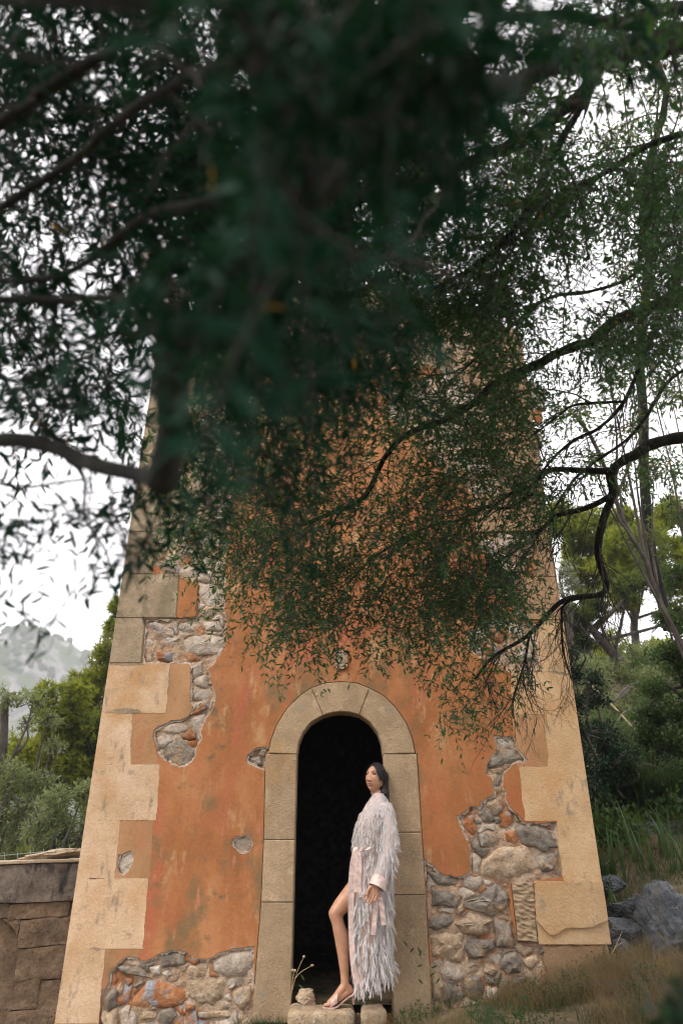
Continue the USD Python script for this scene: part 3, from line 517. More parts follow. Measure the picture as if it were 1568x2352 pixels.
class Olive:
    def __init__(s, name, label, base):
        s.t = thing(name, label, 'tree', base); s.rs = np.random.RandomState(len(name) * 7 + int(abs(base[0]) * 10)); s.nodes = []; s.twigs = []; s.sprigs = []; s.leaves = []; s.lw = (.17, .26)
    def limb(s, px, t, wpx, name='branch', n=None, wob=0.012, sides=9, raw=None):
        """px: outline points in the picture; t: depths; wpx: apparent thickness. The limb itself is placed in the round."""
        px = np.array(px, float); k = len(px); t = np.interp(np.linspace(0, 1, k), np.linspace(0, 1, len(np.atleast_1d(t))), np.atleast_1d(t))
        w = np.interp(np.linspace(0, 1, k), np.linspace(0, 1, len(np.atleast_1d(wpx))), np.atleast_1d(wpx))
        P = at_t(px[:, 0], px[:, 1], t) if raw is None else np.array(raw, float)
        r = w / FPX * t / 2
        n = n or max(12, k * 6)
        c = spline(np.c_[P, r], n); p, r = c[:, :3], np.maximum(c[:, 3], .0015)
        L = np.linalg.norm(np.diff(p, axis=0), axis=1).sum()
        nz = np.stack([meshkit.fbm(p * 5 + a * 9.1, 3, a) for a in range(3)], 1) - .5
        p = p + nz * np.minimum(wob * 3, r[:, None] * 1.4)
        r = r * (0.9 + 0.3 * (meshkit.noise(p * 14, 4)))
        obj(name, tube(p, r, sides), 'olive_bark', s.t, smooth=True)
        s.nodes.append(np.c_[p, r])
        return p
    def side(s, p, count, length, spread=(.3, 1.0), droop=.25, rad=.006, name='branch', sub=2, seed=0, t0=.15, t1=1.0):
        """Bare forking side branches along a limb."""
        rs = np.random.RandomState(seed + 77)
        for _ in range(count):
            i = int((t0 + (t1 - t0) * rs.rand()) * (len(p) - 2)); d = unit(p[i + 1] - p[i]); o = unit(rs.randn(3)); o = unit(o - d * (o @ d)); o[1] *= .5
            v = unit(d * rs.uniform(*spread) + o * rs.uniform(.4, 1.0) + [0, 0, -droop])
            L = length * rs.uniform(.5, 1.2); s._grow(p[i], v, L, rad * rs.uniform(.6, 1.1), droop, sub, rs)
    def _grow(s, b, v, L, r, droop, sub, rs):
        n = max(6, int(L / .05)); q = [b]; v = v.copy()
        for k in range(n):
            v = unit(v + rs.randn(3) * .16 + np.array([0, 0, -droop * .12])); q.append(q[-1] + v * L / n)
        q = np.array(q); rr = np.linspace(r, r * .35, len(q)); s.twigs.append((q, rr)); s.nodes.append(np.c_[q, rr])
        if sub > 0:
            for k in range(rs.randint(2, 5)):
                i = rs.randint(2, len(q)); d = unit(q[min(i + 1, len(q) - 1)] - q[i - 1]); o = unit(rs.randn(3)); o[1] *= .6
                s._grow(q[i], unit(d * .9 + o * .75), L * rs.uniform(.35, .7), r * .55, droop, sub - 1, rs)
    def fill(s, poly, t, count, nl=(12, 22), Ls=(.038, .062), twig=(.16, .32), seed=0, conn=True, clump=0.0, droop=.5, gap=None, tw=1.0):
        """Leafy sprigs through the volume seen inside an outline between two depths, each joined by a twig to the nearest wood."""
        rs = np.random.RandomState(seed); poly = Polygon(poly).buffer(0); x0, y0, x1, y1 = poly.bounds; got = []
        while len(got) < count:
            m = 400; x, y = rs.uniform(x0, x1, m), rs.uniform(y0, y1, m); ok = shapely.contains_xy(poly, x, y)
            if clump: ok &= rs.rand(m) < smooth01(meshkit.fbm(np.c_[x, y, 0 * x] / clump, 3, seed), .36, .60)
            got += list(np.c_[x, y][ok])
        xy = np.array(got[:count]); tt = rs.uniform(t[0], t[1], count)
        P = at_t(xy[:, 0], xy[:, 1], tt)
        P = P[P[:, 1] < -0.22] if True else P
        nodes = np.vstack(s.nodes); tree = cKDTree(nodes[:, :3]); d0, _ = tree.query(P)
        extra_p, extra_r = [], []
        for j in np.argsort(d0):
            b = P[j]; d, i = tree.query(b); src = nodes[i, :3]; r0 = min(nodes[i, 3] * .6, .0042)
            if extra_p:
                e = np.array(extra_p[-260:]); de = np.linalg.norm(e - b, axis=1); a = de.argmin()
                if de[a] < d: src, d, r0 = e[a], de[a], .002
            tl = rs.uniform(*twig)
            dr = unit((b - src) / (d + 1e-6) * .7 + rs.randn(3) * .55 + [0, 0, -droop])
            m = 9; u = np.linspace(0, 1, m)[:, None]
            tip = b + dr * tl
            mid = b
            if conn and d > .02:
                k = 8; w = np.linspace(0, 1, k)[:, None]; bend = rs.randn(3) * .10 * d; bend[2] += .10 * d
                c = src * (1 - w) + b * w + bend * (w * (1 - w) * 4) + rs.randn(k, 3) * .012 * min(d, .5) * (w * (1 - w) * 4)
                s.twigs.append((c, np.linspace(max(r0, .0014), .0014, k) * tw)); extra_p += list(c[2:])
            c = b * (1 - u) + tip * u + np.array([0, 0, -1.0]) * (u ** 2) * tl * .22 + np.cross(dr, rs.randn(3)) * (u * (1 - u)) * tl * .35
            s.twigs.append((c, np.linspace(.0013, .0006, m) * tw)); extra_p += list(c[1::3])
            nlv = rs.randint(*nl)
            pos = np.linspace(.12, 1.0, (nlv + 1) // 2).repeat(2)[:nlv] + rs.uniform(-.03, .03, nlv)
            ii = np.clip(pos, 0, .999) * (m - 1); i0 = ii.astype(int); fr = (ii - i0)[:, None]
            bp = c[i0] * (1 - fr) + c[i0 + 1] * fr; tn = unit(c[i0 + 1] - c[i0])
            a = unit(np.cross(tn, rs.randn(3) * .2 + unit(rs.randn(3)))); side = np.where(np.arange(nlv) % 2, 1, -1)[:, None]
            ld = unit(tn * rs.uniform(.45, 1.1, (nlv, 1)) + a * side * .8 + rs.randn(nlv, 3) * .22)
            nr = rs.randn(nlv, 3) + np.array([0, -.4, .8]); LL = rs.uniform(*Ls, nlv)
            s.leaves.append((bp, ld, nr, LL, LL * rs.uniform(*s.lw, nlv), rs.uniform(-.5, .5, nlv)))
    def finish(s, single=0, fruit=None, mat='olive_leaf'):
        v = [np.concatenate([l[k] for l in s.leaves]) for k in range(6)]
        n = len(v[3]); c = v[0] + v[1] * v[3][:, None] * .5
        rel = c - CAM; t = rel @ FWD; sx, sy = rel @ RGT / t * FPX + 784, 1176 - rel @ UPV / t * FPX
        far = t > .40; 
        for k in range(6): v[k] = v[k][far]
        t, sx, sy = t[far], sx[far], sy[far]
        picked = np.zeros(len(t), bool)
        if single:
            score = v[3] / t * ((sx > 0) & (sx < 1568) & (sy > 0) & (sy < 2352) & (t > 1.25))
            picked[np.argsort(-score)[:single]] = True
        for j in np.flatnonzero(picked):
            obj('leaf', leaf_mesh(*[a[j:j + 1] for a in v]), mat, s.t)
        rest = ~picked; yl = s.rs.rand(len(t)) < np.where(t < 2.2, .0006, .005)
        obj('foliage', leaf_mesh(*[a[rest & ~yl] for a in v]), mat, s.t, kind='stuff')
        if (rest & yl).sum(): obj('yellow_leaves', leaf_mesh(*[a[rest & yl] for a in v]), 'olive_leaf_yellow', s.t, kind='stuff')
        obj('twigs', cat([tube(p, r, 4 if r[0] < .004 else 6, cap=False) for p, r in s.twigs]), 'olive_twig', s.t, kind='stuff', smooth=True)
        if fruit:
            k = s.rs.permutation(np.flatnonzero((t > 3.4) & (sy > 900)))[:fruit]; b = ico(1); ms = []
            for j in k:
                m = b.copy(); m.apply_scale([.0062, .0062, .0088]); m.apply_translation(v[0][j] + [0, 0, -.012] + s.rs.randn(3) * .004); ms.append(m)
            obj('olives', cat(ms), 'olive_fruit', s.t, smooth=True, kind='stuff')

# the tree on the right: its trunk stands outside the picture, its limbs hang across the tower
R = Olive('olive_tree', 'olive tree reaching in from the right with thin limbs hanging across the orange wall', (3.6, -2.6, 0.45))
trunk = [(3.75, -2.7, 0.3), (3.6, -2.6, 1.0), (3.75, -2.5, 1.7), (3.5, -2.6, 2.4), (3.4, -2.7, 3.0)]
R.limb([(0, 0)] * 5, [1] * 5, [1] * 5, raw=trunk, name='trunk') if False else None
R.lw = (.24, .36)
c = spline(np.c_[trunk, [.26, .2, .17, .15, .12]], 30); tp = c[:, :3]; obj('trunk', tube(tp + (np.stack([meshkit.fbm(tp * 3 + a, 3, a) for a in range(3)], 1) - .5) * .12, c[:, 3], 12), 'olive_bark', R.t, smooth=True)
def root(to, r):                            # joins a limb that enters the picture to the trunk outside it
    a = tp[-1 - int(R.rs.rand() * 8)]; p = spline([a, a * .5 + to * .5 + [0.1, 0, .12], to], 14); obj('branch', tube(p, np.linspace(r * 1.5, r, 14), 8), 'olive_bark', R.t, smooth=True)
limbs = [
 ([(1640, 75), (1500, 100), (1384, 125), (1260, 150), (1180, 205), (1090, 222), (1000, 262)], [2.4, 1.7], [62, 30]),
 ([(1640, 20), (1520, 20), (1420, 50), (1300, 30), (1200, 40), (1120, 20)], [2.4, 2.0], [34, 14]),
 ([(1640, 60), (1409, 112), (1334, 215), (1259, 280), (1209, 320), (1084, 370), (974, 400), (859, 440), (784, 500), (730, 580)], [2.9, 3.1], [34, 16]),
 ([(1380, 150), (1349, 215), (1284, 335), (1234, 435), (1159, 550), (1084, 615), (994, 665), (930, 730)], [2.9, 3.3], [17, 9]),
 ([(1640, 290), (1500, 330), (1384, 400), (1259, 470), (1209, 530), (1134, 575), (1050, 640)], [3.2, 3.6], [16, 7]),
 ([(1640, 640), (1568, 675), (1494, 705), (1409, 740), (1359, 780), (1314, 794), (1224, 839), (1134, 884), (1104, 914), (1034, 959), (944, 994), (884, 1049), (834, 1144), (760, 1179), (700, 1204), (640, 1230)], [3.9, 4.3], [28, 7]),
 ([(1640, 985), (1568, 1004), (1494, 1024), (1459, 1044), (1404, 1084), (1404, 1134), (1384, 1194), (1371, 1264), (1391, 1339), (1374, 1366), (1294, 1379), (1244, 1429), (1199, 1469), (1134, 1509), (1090, 1560)], [4.2, 4.5], [27, 5]),
 ([(1404, 1084), (1350, 1081), (1284, 1079), (1249, 1084), (1215, 1120), (1160, 1140), (1100, 1200)], [4.25, 4.5], [16, 5]),
 ([(1400, 1140), (1334, 1169), (1279, 1184), (1254, 1204), (1184, 1264), (1120, 1300)], [4.28, 4.5], [14, 4]),
 ([(1560, 640), (1489, 794), (1434, 919), (1374, 984), (1314, 1014), (1259, 1064), (1200, 1150)], [3.9, 4.3], [11, 5]),
 ([(1432, 922), (1324, 929), (1284, 954), (1210, 1010)], [3.95, 4.3], [7, 4]),
 ([(1230, 1130), (1169, 1166), (1114, 1166), (1054, 1194), (974, 1214), (859, 1279), (800, 1340)], [4.3, 4.6], [8, 5]),
 ([(1384, 1368), (1300, 1385), (1290, 1430), (1294, 1500), (1312, 1560)], [4.45, 4.6], [7, 4]),
 ([(1215, 1450), (1205, 1520), (1180, 1600), (1178, 1650)], [4.5, 4.7], [6, 3]),
 ([(784, 1164), (752, 1240), (755, 1320), (772, 1380)], [4.2, 4.4], [6, 3]),
 ([(1640, 500), (1540, 560), (1440, 640), (1350, 670), (1250, 690), (1130, 790), (1030, 880)], [3.6, 4.2], [9, 4]),
 ([(1640, 820), (1540, 870), (1450, 1000), (1330, 1090), (1260, 1190)], [4.3, 4.6], [9, 5])]
paths = []
for px, t, w in limbs:
    p = R.limb(px, t, w); paths.append(p)
    if px[0][0] > 1600: root(p[0], w[0] / FPX * t[0] / 2)
for i, (p, cnt) in enumerate(zip(paths, (5, 4, 12, 9, 8, 16, 12, 6, 6, 7, 4, 8, 4, 5, 0, 7, 6))):
    R.side(p, int(cnt * 1.7), .48 if i not in (6, 12, 13) else .36, seed=i, rad=.0055 if i > 3 else .006, t0=.12 if i != 6 else .45, droop=.35)
R.fill([(430, 800), (700, 760), (1000, 650), (1200, 700), (1240, 1150), (1220, 1400), (900, 1470), (770, 1500), (520, 1400), (390, 1250), (350, 1120)], (3.5, 4.7), 1950, Ls=(.027, .050), seed=1, nl=(10, 18), clump=170)
R.fill([(420, 1180), (760, 1150), (860, 1300), (900, 1440), (780, 1500), (720, 1520), (600, 1480), (480, 1380)], (3.9, 4.6), 220, Ls=(.027, .050), seed=21, nl=(8, 16), clump=90)
R.fill([(840, 230), (1640, 230), (1640, 800), (1300, 830), (1000, 690), (760, 640), (730, 480)], (2.6, 4.8), 2446, Ls=(.027, .050), seed=2, nl=(9, 16), clump=130)
R.fill([(1190, 760), (1640, 690), (1640, 1150), (1330, 1130), (1250, 1230)], (3.9, 5.0), 303, Ls=(.027, .050), seed=3, nl=(6, 12), clump=120)
R.fill([(1000, 1330), (1200, 1380), (1230, 1500), (1180, 1640), (1090, 1690), (1020, 1690), (980, 1560), (900, 1500)], (4.3, 4.9), 247, Ls=(.027, .050), seed=4, nl=(6, 13), twig=(.1, .2))
R.fill([(1000, 900), (1250, 880), (1280, 1250), (1150, 1420), (980, 1400)], (3.9, 4.7), 413, Ls=(.027, .050), seed=14, nl=(7, 14), clump=110)
R.fill([(520, 560), (760, 520), (1160, 640), (1200, 930), (900, 960), (540, 920)], (2.8, 5.2), 1160, Ls=(.027, .050), seed=31, nl=(10, 16), clump=140)
R.fill([(700, 200), (1130, 180), (1000, 420), (760, 560), (640, 420)], (2.2, 4.2), 609, Ls=(.027, .050), seed=32, nl=(10, 16), clump=120)
R.fill([(1110, -60), (1640, -60), (1640, 180), (1100, 220)], (1.8, 3.0), 275, Ls=(.027, .050), seed=5, nl=(8, 14), clump=120)
for k_, (i_, c_, L_) in enumerate(((6, 16, .36), (12, 9, .34), (13, 7, .3), (11, 9, .4), (8, 9, .36))): R.side(paths[i_], c_, L_, seed=200 + k_, rad=.0038, sub=3, t0=.3, droop=.9)
R.fill([(300, -1300), (2300, -1300), (2300, -100), (300, -100)], (2.4, 4.8), 1700, seed=52, nl=(14, 20), Ls=(.05, .08), clump=260, conn=False)  # unseen sprigs above the frame, added to shade the facade
R.finish(single=0, fruit=260)

# the near tree on the left: limbs pass over and in front of the camera, out of focus
Lt = Olive('olive_tree', 'dark olive tree close to the viewer with a crooked blurred limb at upper left', (-2.6, -5.2, -0.2))
trunk = [(-2.6, -5.2, -0.3), (-2.45, -5.15, 0.5), (-2.6, -5.0, 1.3), (-2.3, -4.9, 2.1), (-1.9, -4.9, 2.7)]
c = spline(np.c_[trunk, [.24, .19, .16, .14, .11]], 30); tp = c[:, :3]; obj('trunk', tube(tp + (np.stack([meshkit.fbm(tp * 3 + a, 3, a) for a in range(3)], 1) - .5) * .12, c[:, 3], 12), 'olive_bark', Lt.t, smooth=True)
P1 = [([(-80, 1020), (0, 1010), (125, 1029), (210, 1064), (310, 1084), (385, 1100)], [1.75, 1.25], [30, 38]),
      ([(372, 1108), (392, 1000), (396, 900), (402, 800), (440, 755), (560, 745), (620, 650), (690, 530), (702, 460), (655, 330), (610, 160), (560, -80)], [1.25, 0.98, .80], [66, 84, 78]),
      ([(-80, 690), (0, 686), (150, 688), (270, 684), (300, 715), (345, 745), (400, 765)], [1.6, 1.1], [14, 22]),
      ([(-80, 330), (0, 280), (100, 215), (240, 130), (330, 60), (420, -60)], [1.4, 1.1], [30, 26]),
      ([(-80, 520), (60, 440), (190, 350), (300, 260), (430, 180), (600, 120)], [1.7, 1.0], [16, 26]),
      ([(1180, 190), (1060, 200), (950, 175), (820, 120), (700, 60), (600, -60)], [1.0, .75], [40, 90]),
      ([(655, 330), (560, 430), (450, 470), (330, 500), (200, 600), (100, 640), (-60, 650)], [.95, 1.6], [26, 12]),
      ([(702, 470), (640, 560), (600, 640), (594, 720)], [1.5, 1.8], [26, 10]),
      ([(60, 930), (120, 1000), (190, 1090), (195, 1190), (240, 1260), (262, 1330)], [1.7, 1.9], [9, 4]),
      ([(192, 1100), (130, 1110), (60, 1120), (-40, 1105)], [1.75, 1.8], [6, 4]),
      ([(196, 1190), (150, 1200), (100, 1230), (50, 1290)], [1.75, 1.85], [5, 3]),
      ([(260, 1250), (190, 1330), (140, 1400), (110, 1450), (80, 1490)], [1.8, 1.9], [4, 3])]
nodes0 = []
for px, t, w in P1: nodes0.append(Lt.limb(px, t, w, wob=.02))
for a, b in ((nodes0[0][0], .03), (nodes0[1][-1], .035), (nodes0[2][0], .012), (nodes0[3][0], .02), (nodes0[4][0], .012), (nodes0[5][-1], .03)):
    s0_ = tp[-3]; p = spline([s0_, s0_ * .5 + a * .5 + [0, -.15, .2], a], 14); obj('branch', tube(p, np.linspace(b * 1.6, b, 14), 8), 'olive_bark', Lt.t, smooth=True)
Lt.side(nodes0[1], 6, .3, seed=40, rad=.008, sub=1); Lt.side(nodes0[4], 6, .4, seed=41, rad=.006, sub=1); Lt.side(nodes0[3], 6, .4, seed=42, rad=.006, sub=1); Lt.side(nodes0[0], 3, .3, seed=43, rad=.004, sub=1)
Lt.fill([(620, -80), (1150, -80), (1120, 190), (890, 280), (770, 310), (725, 480), (700, 640), (600, 720), (590, 500), (560, 300), (600, 100)], (.62, 1.2), 130, seed=6, nl=(14, 22), twig=(.10, .2))
Lt.fill([(340, 720), (420, 560), (600, 560), (640, 720), (560, 780), (430, 800), (350, 780)], (.8, 1.3), 34, seed=16, nl=(12, 20), twig=(.10, .2))
Lt.fill([(-90, -90), (500, -90), (560, 300), (520, 700), (380, 770), (300, 740), (330, 1060), (200, 1040), (0, 1000), (-90, 1000)], (1.5, 2.9), 900, seed=7, nl=(11, 19), clump=105, twig=(.12, .26))
Lt.fill([(380, -60), (1000, -60), (980, 300), (800, 420), (700, 720), (430, 740), (420, 400)], (1.6, 3.6), 1350, seed=8, nl=(10, 18), clump=150)
Lt.fill([(400, 770), (760, 660), (960, 650), (900, 820), (760, 1000), (560, 960), (450, 860)], (1.3, 2.6), 133, seed=9, nl=(10, 16), clump=110)
Lt.fill([(400, 830), (540, 800), (700, 1080), (620, 1160), (430, 1080)], (1.4, 2.4), 68, seed=10, nl=(8, 14))
Lt.fill([(-40, 1100), (60, 1080), (300, 1130), (290, 1260), (180, 1330), (60, 1330), (-40, 1300)], (1.7, 2.1), 49, seed=11, nl=(5, 9), twig=(.08, .15))
Lt.fill([(60, 1330), (180, 1330), (150, 1440), (60, 1470)], (1.8, 2.0), 7, seed=12, nl=(4, 7), twig=(.06, .1))
Lt.fill([(280, 1060), (440, 1080), (400, 1200), (300, 1310), (270, 1250)], (1.5, 2.2), 30, seed=13, nl=(8, 12), twig=(.08, .16))
Lt.fill([(-500, -1500), (2000, -1500), (2000, -110), (-500, -110)], (1.0, 2.4), 900, seed=51, nl=(14, 20), Ls=(.05, .075), clump=260, conn=False)  # out-of-view canopy put overhead to darken the near leaves
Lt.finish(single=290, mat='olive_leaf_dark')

# ---------------------------------------------------------------- the woman in the doorway
def skin_mat():
    n = {'g': ('geometry', {}), 'n': ('noise_texture', {'scale': 22, 'detail': 3}), 'r': ('rgb_ramp', {'ramp': [(0.3, (.40, .205, .12)), (0.7, (.50, .275, .175))]}),
         'p': ('principled_bsdf', {'roughness': .42, 'specular_ior_level': .4, 'subsurface_weight': .12, 'subsurface_scale': .01, 'subsurface_radius': (1, .35, .2)})}
    usdkit.material(stage, LOOKS + '/skin', n, [('g.position', 'n.vector'), ('n.fac', 'r.fac'), ('r.color', 'p.base_color')], surface='p.BSDF')
skin_mat()
plain('lip', (.28, .075, .085), .4); plain('hair_dark', (.008, .007, .007), .5, .25); plain('brow_hair', (.06, .035, .022), .8)
plain('eye_dark', (.012, .011, .012), .25, .5); plain('eye_white', (.45, .42, .40), .3); plain('gold', (.55, .38, .14), .3, metallic=1.0)
plain('satin_pink', (.62, .47, .42), .45, .4, noise=30); plain('shoe_pink', (.52, .34, .29), .45, noise=40); plain('nail', (.68, .45, .40), .2)
n = {'d': ('principled_bsdf', {'base_color': (.55, .50, .49), 'roughness': .7}), 't': ('transparent_bsdf', {}), 'm': ('mix_closure', {}), 'g': ('geometry', {}), 'x': ('separate_xyz', {}), 'r': ('map_range', {'from_min': 1.0, 'from_max': .45, 'to_min': .42, 'to_max': .74, 'clamp': True})}
usdkit.material(stage, LOOKS + '/sheer_cloth', n, [('g.position', 'x.vector'), ('x.z', 'r.value'), ('r.result', 'm.fac'), ('d.BSDF', 'm.closure1'), ('t.BSDF', 'm.closure2')], surface='m.closure')
leaf('feather', (.62, .60, .59), (.93, .92, .91), trans=.35, scale=20, rough=.8, tcol=(.85, .8, .78))

person = thing('person', 'dark haired person in a white feathered robe leaning on the right door jamb', 'person', at_y(np.array([790.]), np.array([2308.]), -.1)[0])
U = lambda x, y, Y: at_y(np.array(float(x)), np.array(float(y)), Y)
SPH = ico(2).vertices
def bone(a, ra, b, rb): return m3.Manifold.hull_points(np.vstack([SPH * ra + a, SPH * rb + b]).astype(np.float64))
def chain(*pts): return [bone(np.array(a), ra, np.array(b), rb) for (a, ra), (b, rb) in zip(pts[:-1], pts[1:])]
def blob(bones, refine, lamb=.5, it=8):
    m = m3.Manifold.batch_boolean(bones, m3.OpType.Add).refine_to_length(refine); t = tm(m); t.merge_vertices(); trimesh.smoothing.filter_taubin(t, lamb, .53, it); return t

# head: a shaped sphere in its own axes (x = face forward, y = her left, z = up)
hd = ico(5); d = hd.vertices.copy(); x, y, z = d.T
hx = x * np.where(x > 0, .092, .098); hy = y * .071; hz = z * .112
low = np.clip(-z, 0, 1)
hy *= 1 - .30 * low ** 2.2; hx = np.where(x < 0, hx * (1 - .55 * low ** 1.3), hx * (1 - .02 * low ** 2)); hx += np.where(x > 0, -.02 * np.clip(z - .35, 0, 1), 0)
fr = np.clip((x - .15) / .5, 0, 1); G = lambda a, b, sa, sb: np.exp(-((hy - a) / sa) ** 2 - ((hz - b) / sb) ** 2)
hx -= fr * .006 * np.exp(-(hz / .06) ** 2)
nose = np.clip((.024 - hz) / .052, 0, 1) * np.clip((hz + .038) / .010, 0, 1)
hx += fr * .019 * nose * np.exp(-(hy / (.009 + .007 * np.clip((.0 - hz) / .035, 0, 1))) ** 2)
for sg in (-1, 1):
    hx -= fr * .011 * G(sg * .031, .020, .014, .010); hx += fr * .004 * G(sg * .030, .038, .020, .007); hx += fr * .005 * G(sg * .040, -.012, .018, .016); hx += fr * .005 * G(sg * .031, .017, .010, .006)
    hx += fr * .005 * G(sg * .011, -.028, .006, .006)
hx += fr * .006 * G(0, -.051, .017, .005) + fr * .006 * G(0, -.061, .014, .005) - fr * .003 * G(0, -.056, .016, .0022) - fr * .004 * G(0, -.072, .02, .005) + fr * .013 * G(0, -.092, .019, .014)
HP = np.stack([hx, hy, hz], 1)
HS = 1.05
yaw = math.radians(34); HF = np.array([-math.sin(yaw), -math.cos(yaw), 0.0]); HU = np.array([0, 0, 1.0]); HL = np.cross(HU, HF)
tilt = math.radians(5); HF2 = HF * math.cos(tilt) + HU * math.sin(tilt); HU2 = HU * math.cos(tilt) - HF * math.sin(tilt)
roll = math.radians(-3); HL2 = HL * math.cos(roll) + HU2 * math.sin(roll); HU3 = HU2 * math.cos(roll) - HL * math.sin(roll)
HC = U(861.5, 1788, -.06)
toW = lambda p: HC + HS * np.asarray(p) @ np.stack([HF2, HL2, HU3])
headm = trimesh.Trimesh(toW(HP), hd.faces, process=False)
ears = []
bones = []
nb = U(873, 1846, -.06); chest = U(862, 1888, -.07); belly = U(856, 1955, -.09); pel = U(856, 2002, -.10)
shN, shF = U(887, 1866, -.20), U(850, 1862, .05)
bones += chain((toW([-.026, 0, -.05]), .052), (toW([-.032, 0, -.085]), .052), (U(870, 1830, -.06), .055), (nb, .060))
bones += [bone(nb, .05, shN, .036), bone(nb, .05, shF, .036), bone(shN, .042, U(868, 1900, -.15), .085), bone(shF, .042, U(850, 1900, .0), .08), bone(U(868, 1900, -.15), .085, U(850, 1900, .0), .08),
          bone(U(868, 1900, -.15), .085, U(862, 1955, -.13), .075), bone(U(850, 1900, .0), .08, U(852, 1955, -.04), .075), bone(U(838, 1900, -.10), .06, chest, .06), bone(U(862, 1955, -.13), .075, U(852, 1955, -.04), .075),
          bone(U(862, 1955, -.13), .075, U(862, 2002, -.16), .095), bone(U(852, 1955, -.04), .075, U(852, 2002, -.04), .09), bone(U(862, 2002, -.16), .095, U(852, 2002, -.04), .09)]
el, wr = U(890, 1952, -.27), U(866, 2030, -.338)
bones += chain((shN, .040), (U(892, 1905, -.235), .043), (el, .036), (U(880, 1985, -.305), .034), (wr, .024))
# far leg, bare and bent at the knee
kn, an = U(770, 2099, -.09), U(792, 2262, -.09)
bones += chain((U(850, 2008, -.04), .095), (U(812, 2050, -.06), .078), (U(783, 2082, -.08), .062), (kn, .052), (U(776, 2122, -.088), .047))
bones += chain((U(776, 2122, -.088), .047), (U(784, 2155, -.08), .054), (U(788, 2195, -.085), .043), (U(791, 2235, -.09), .032), (an, .030))
heelp, ball = U(803, 2275, -.085), U(757, 2305, -.105)
bones += [bone(an, .031, heelp, .026), bone(an, .028, U(775, 2288, -.095), .030), bone(heelp, .024, U(775, 2294, -.095), .024), bone(U(775, 2288, -.095), .027, ball, .022)]
toes = []
for k, (dxp, dY, r) in enumerate(((-11, -.018, .0105), (-10, -.001, .009), (-8, .014, .0085), (-6, .027, .008), (-3, .038, .0075))):
    toes.append(bone(ball + [0, dY, -.004], r + .003, U(757 + dxp, 2308.5, -.105) + [0, dY, 0], r))
# near leg inside the robe
bones += chain((U(862, 2010, -.15), .09), (U(858, 2060, -.16), .072), (U(850, 2112, -.16), .052), (U(846, 2150, -.13), .052), (U(836, 2225, -.08), .034), (U(828, 2268, -.05), .028)) + [bone(U(828, 2268, -.05), .028, U(812, 2285, -.05), .022)]
body = blob(bones, .014)
# hand with five fingers, hanging with the back towards the viewer
k0 = U(857.5, 2050, -.345); down = unit(k0 - wr); sx_ = np.array([1.0, 0, 0]); sx_ = unit(sx_ - down * (down @ sx_)); bk = np.cross(down, sx_)
hb = [bone(wr, .021, wr + down * .03 + sx_ * .014, .017), bone(wr, .021, wr + down * .03 - sx_ * .016, .017), bone(wr + down * .03 + sx_ * .014, .017, wr + down * .03 - sx_ * .016, .017)]
kc = [wr + down * (.078 - .004 * abs(j - 1)) + sx_ * (-.029 + .0195 * j) for j in range(4)]
for j in range(3): hb.append(bone(kc[j], .0105, kc[j + 1], .0105))
for j in range(4): hb.append(bone(wr + down * .03 + sx_ * (-.016 + .010 * j), .015, kc[j], .011))
for j, L in enumerate((.070, .078, .072, .056)):
    sp = sx_ * (-.006 + .003 * j); a = kc[j]; p1 = a + unit(down + sp * 8 + bk * .12) * L * .45; p2 = p1 + unit(down + sp * 4 + bk * (.55 + .1 * j)) * L * .3; p3 = p2 + unit(down + bk * (1.0 + .1 * j)) * L * .25
    hb += chain((a, .0098), (p1, .0088), (p2, .0080), (p3, .0068))
th = wr + down * .025 - sx_ * .02
hb += chain((th, .014), (th + down * .03 - sx_ * .018 + bk * .008, .0115), (th + down * .06 - sx_ * .022 + bk * .018, .0095), (th + down * .08 - sx_ * .018 + bk * .024, .0075))
hand = blob(hb + [bone(wr - down * .03, .023, wr, .0215)], .004, it=4)
foot = blob(toes, .005, it=3)
full = mani(body) + mani(headm) + mani(hand) + mani(foot)
obj('body', tm(full), 'skin', person, smooth=True)
# face details lie on the head's surface
def on_face(yy, zz, out=.0015):
    """Points of the face surface at the given left-right and up-down positions."""
    tree = cKDTree(np.c_[HP[HP[:, 0] > .02][:, 1:]]); f = HP[HP[:, 0] > .02]
    q = np.c_[yy, zz]; dd, ii = tree.query(q, k=6); w = 1 / (dd + 1e-5); w /= w.sum(1, keepdims=True)
    return toW(np.c_[(f[ii, 0] * w).sum(1) + out, yy, zz])
def face_strip(yy, zz, r, mat, name, out=.0015, flat=.35):
    p = on_face(np.array(yy, float), np.array(zz, float), out); t = tube(spline(p, 16), np.interp(np.linspace(0, 1, 16), np.linspace(0, 1, len(r)), r), 6)
    obj(name, t, mat, person, smooth=True)
for sg in (-1, 1):
    face_strip([sg * .014, sg * .024, sg * .036, sg * .048], [.037, .0425, .0435, .037], [.0030, .0034, .0028, .0010], 'brow_hair', 'eyebrow', .0002)
    face_strip([sg * .018, sg * .025, sg * .034, sg * .045], [.0175, .0225, .0225, .0185], [.0016, .0042, .0050, .0030], 'eye_dark', 'eyelash', .0002)
    face_strip([sg * .021, sg * .028, sg * .035, sg * .041], [.0165, .0175, .0175, .0170], [.0016, .0048, .0052, .0020], 'eye_dark', 'iris', -.0015)
    face_strip([sg * .006, sg * .010], [-.0345, -.0345], [.0016, .0014], 'brow_hair', 'nostril', -.001)
face_strip([-.021, -.012, -.004, 0, .004, .012, .021], [-.0560, -.0525, -.0500, -.0510, -.0500, -.0525, -.0560], [.0008, .0030, .0038, .0034, .0038, .0030, .0008], 'lip', 'upper_lip', -.0012)
face_strip([-.020, -.010, 0, .010, .020], [-.0565, -.0605, -.0625, -.0605, -.0565], [.0008, .0036, .0048, .0036, .0008], 'lip', 'lower_lip', -.0018)
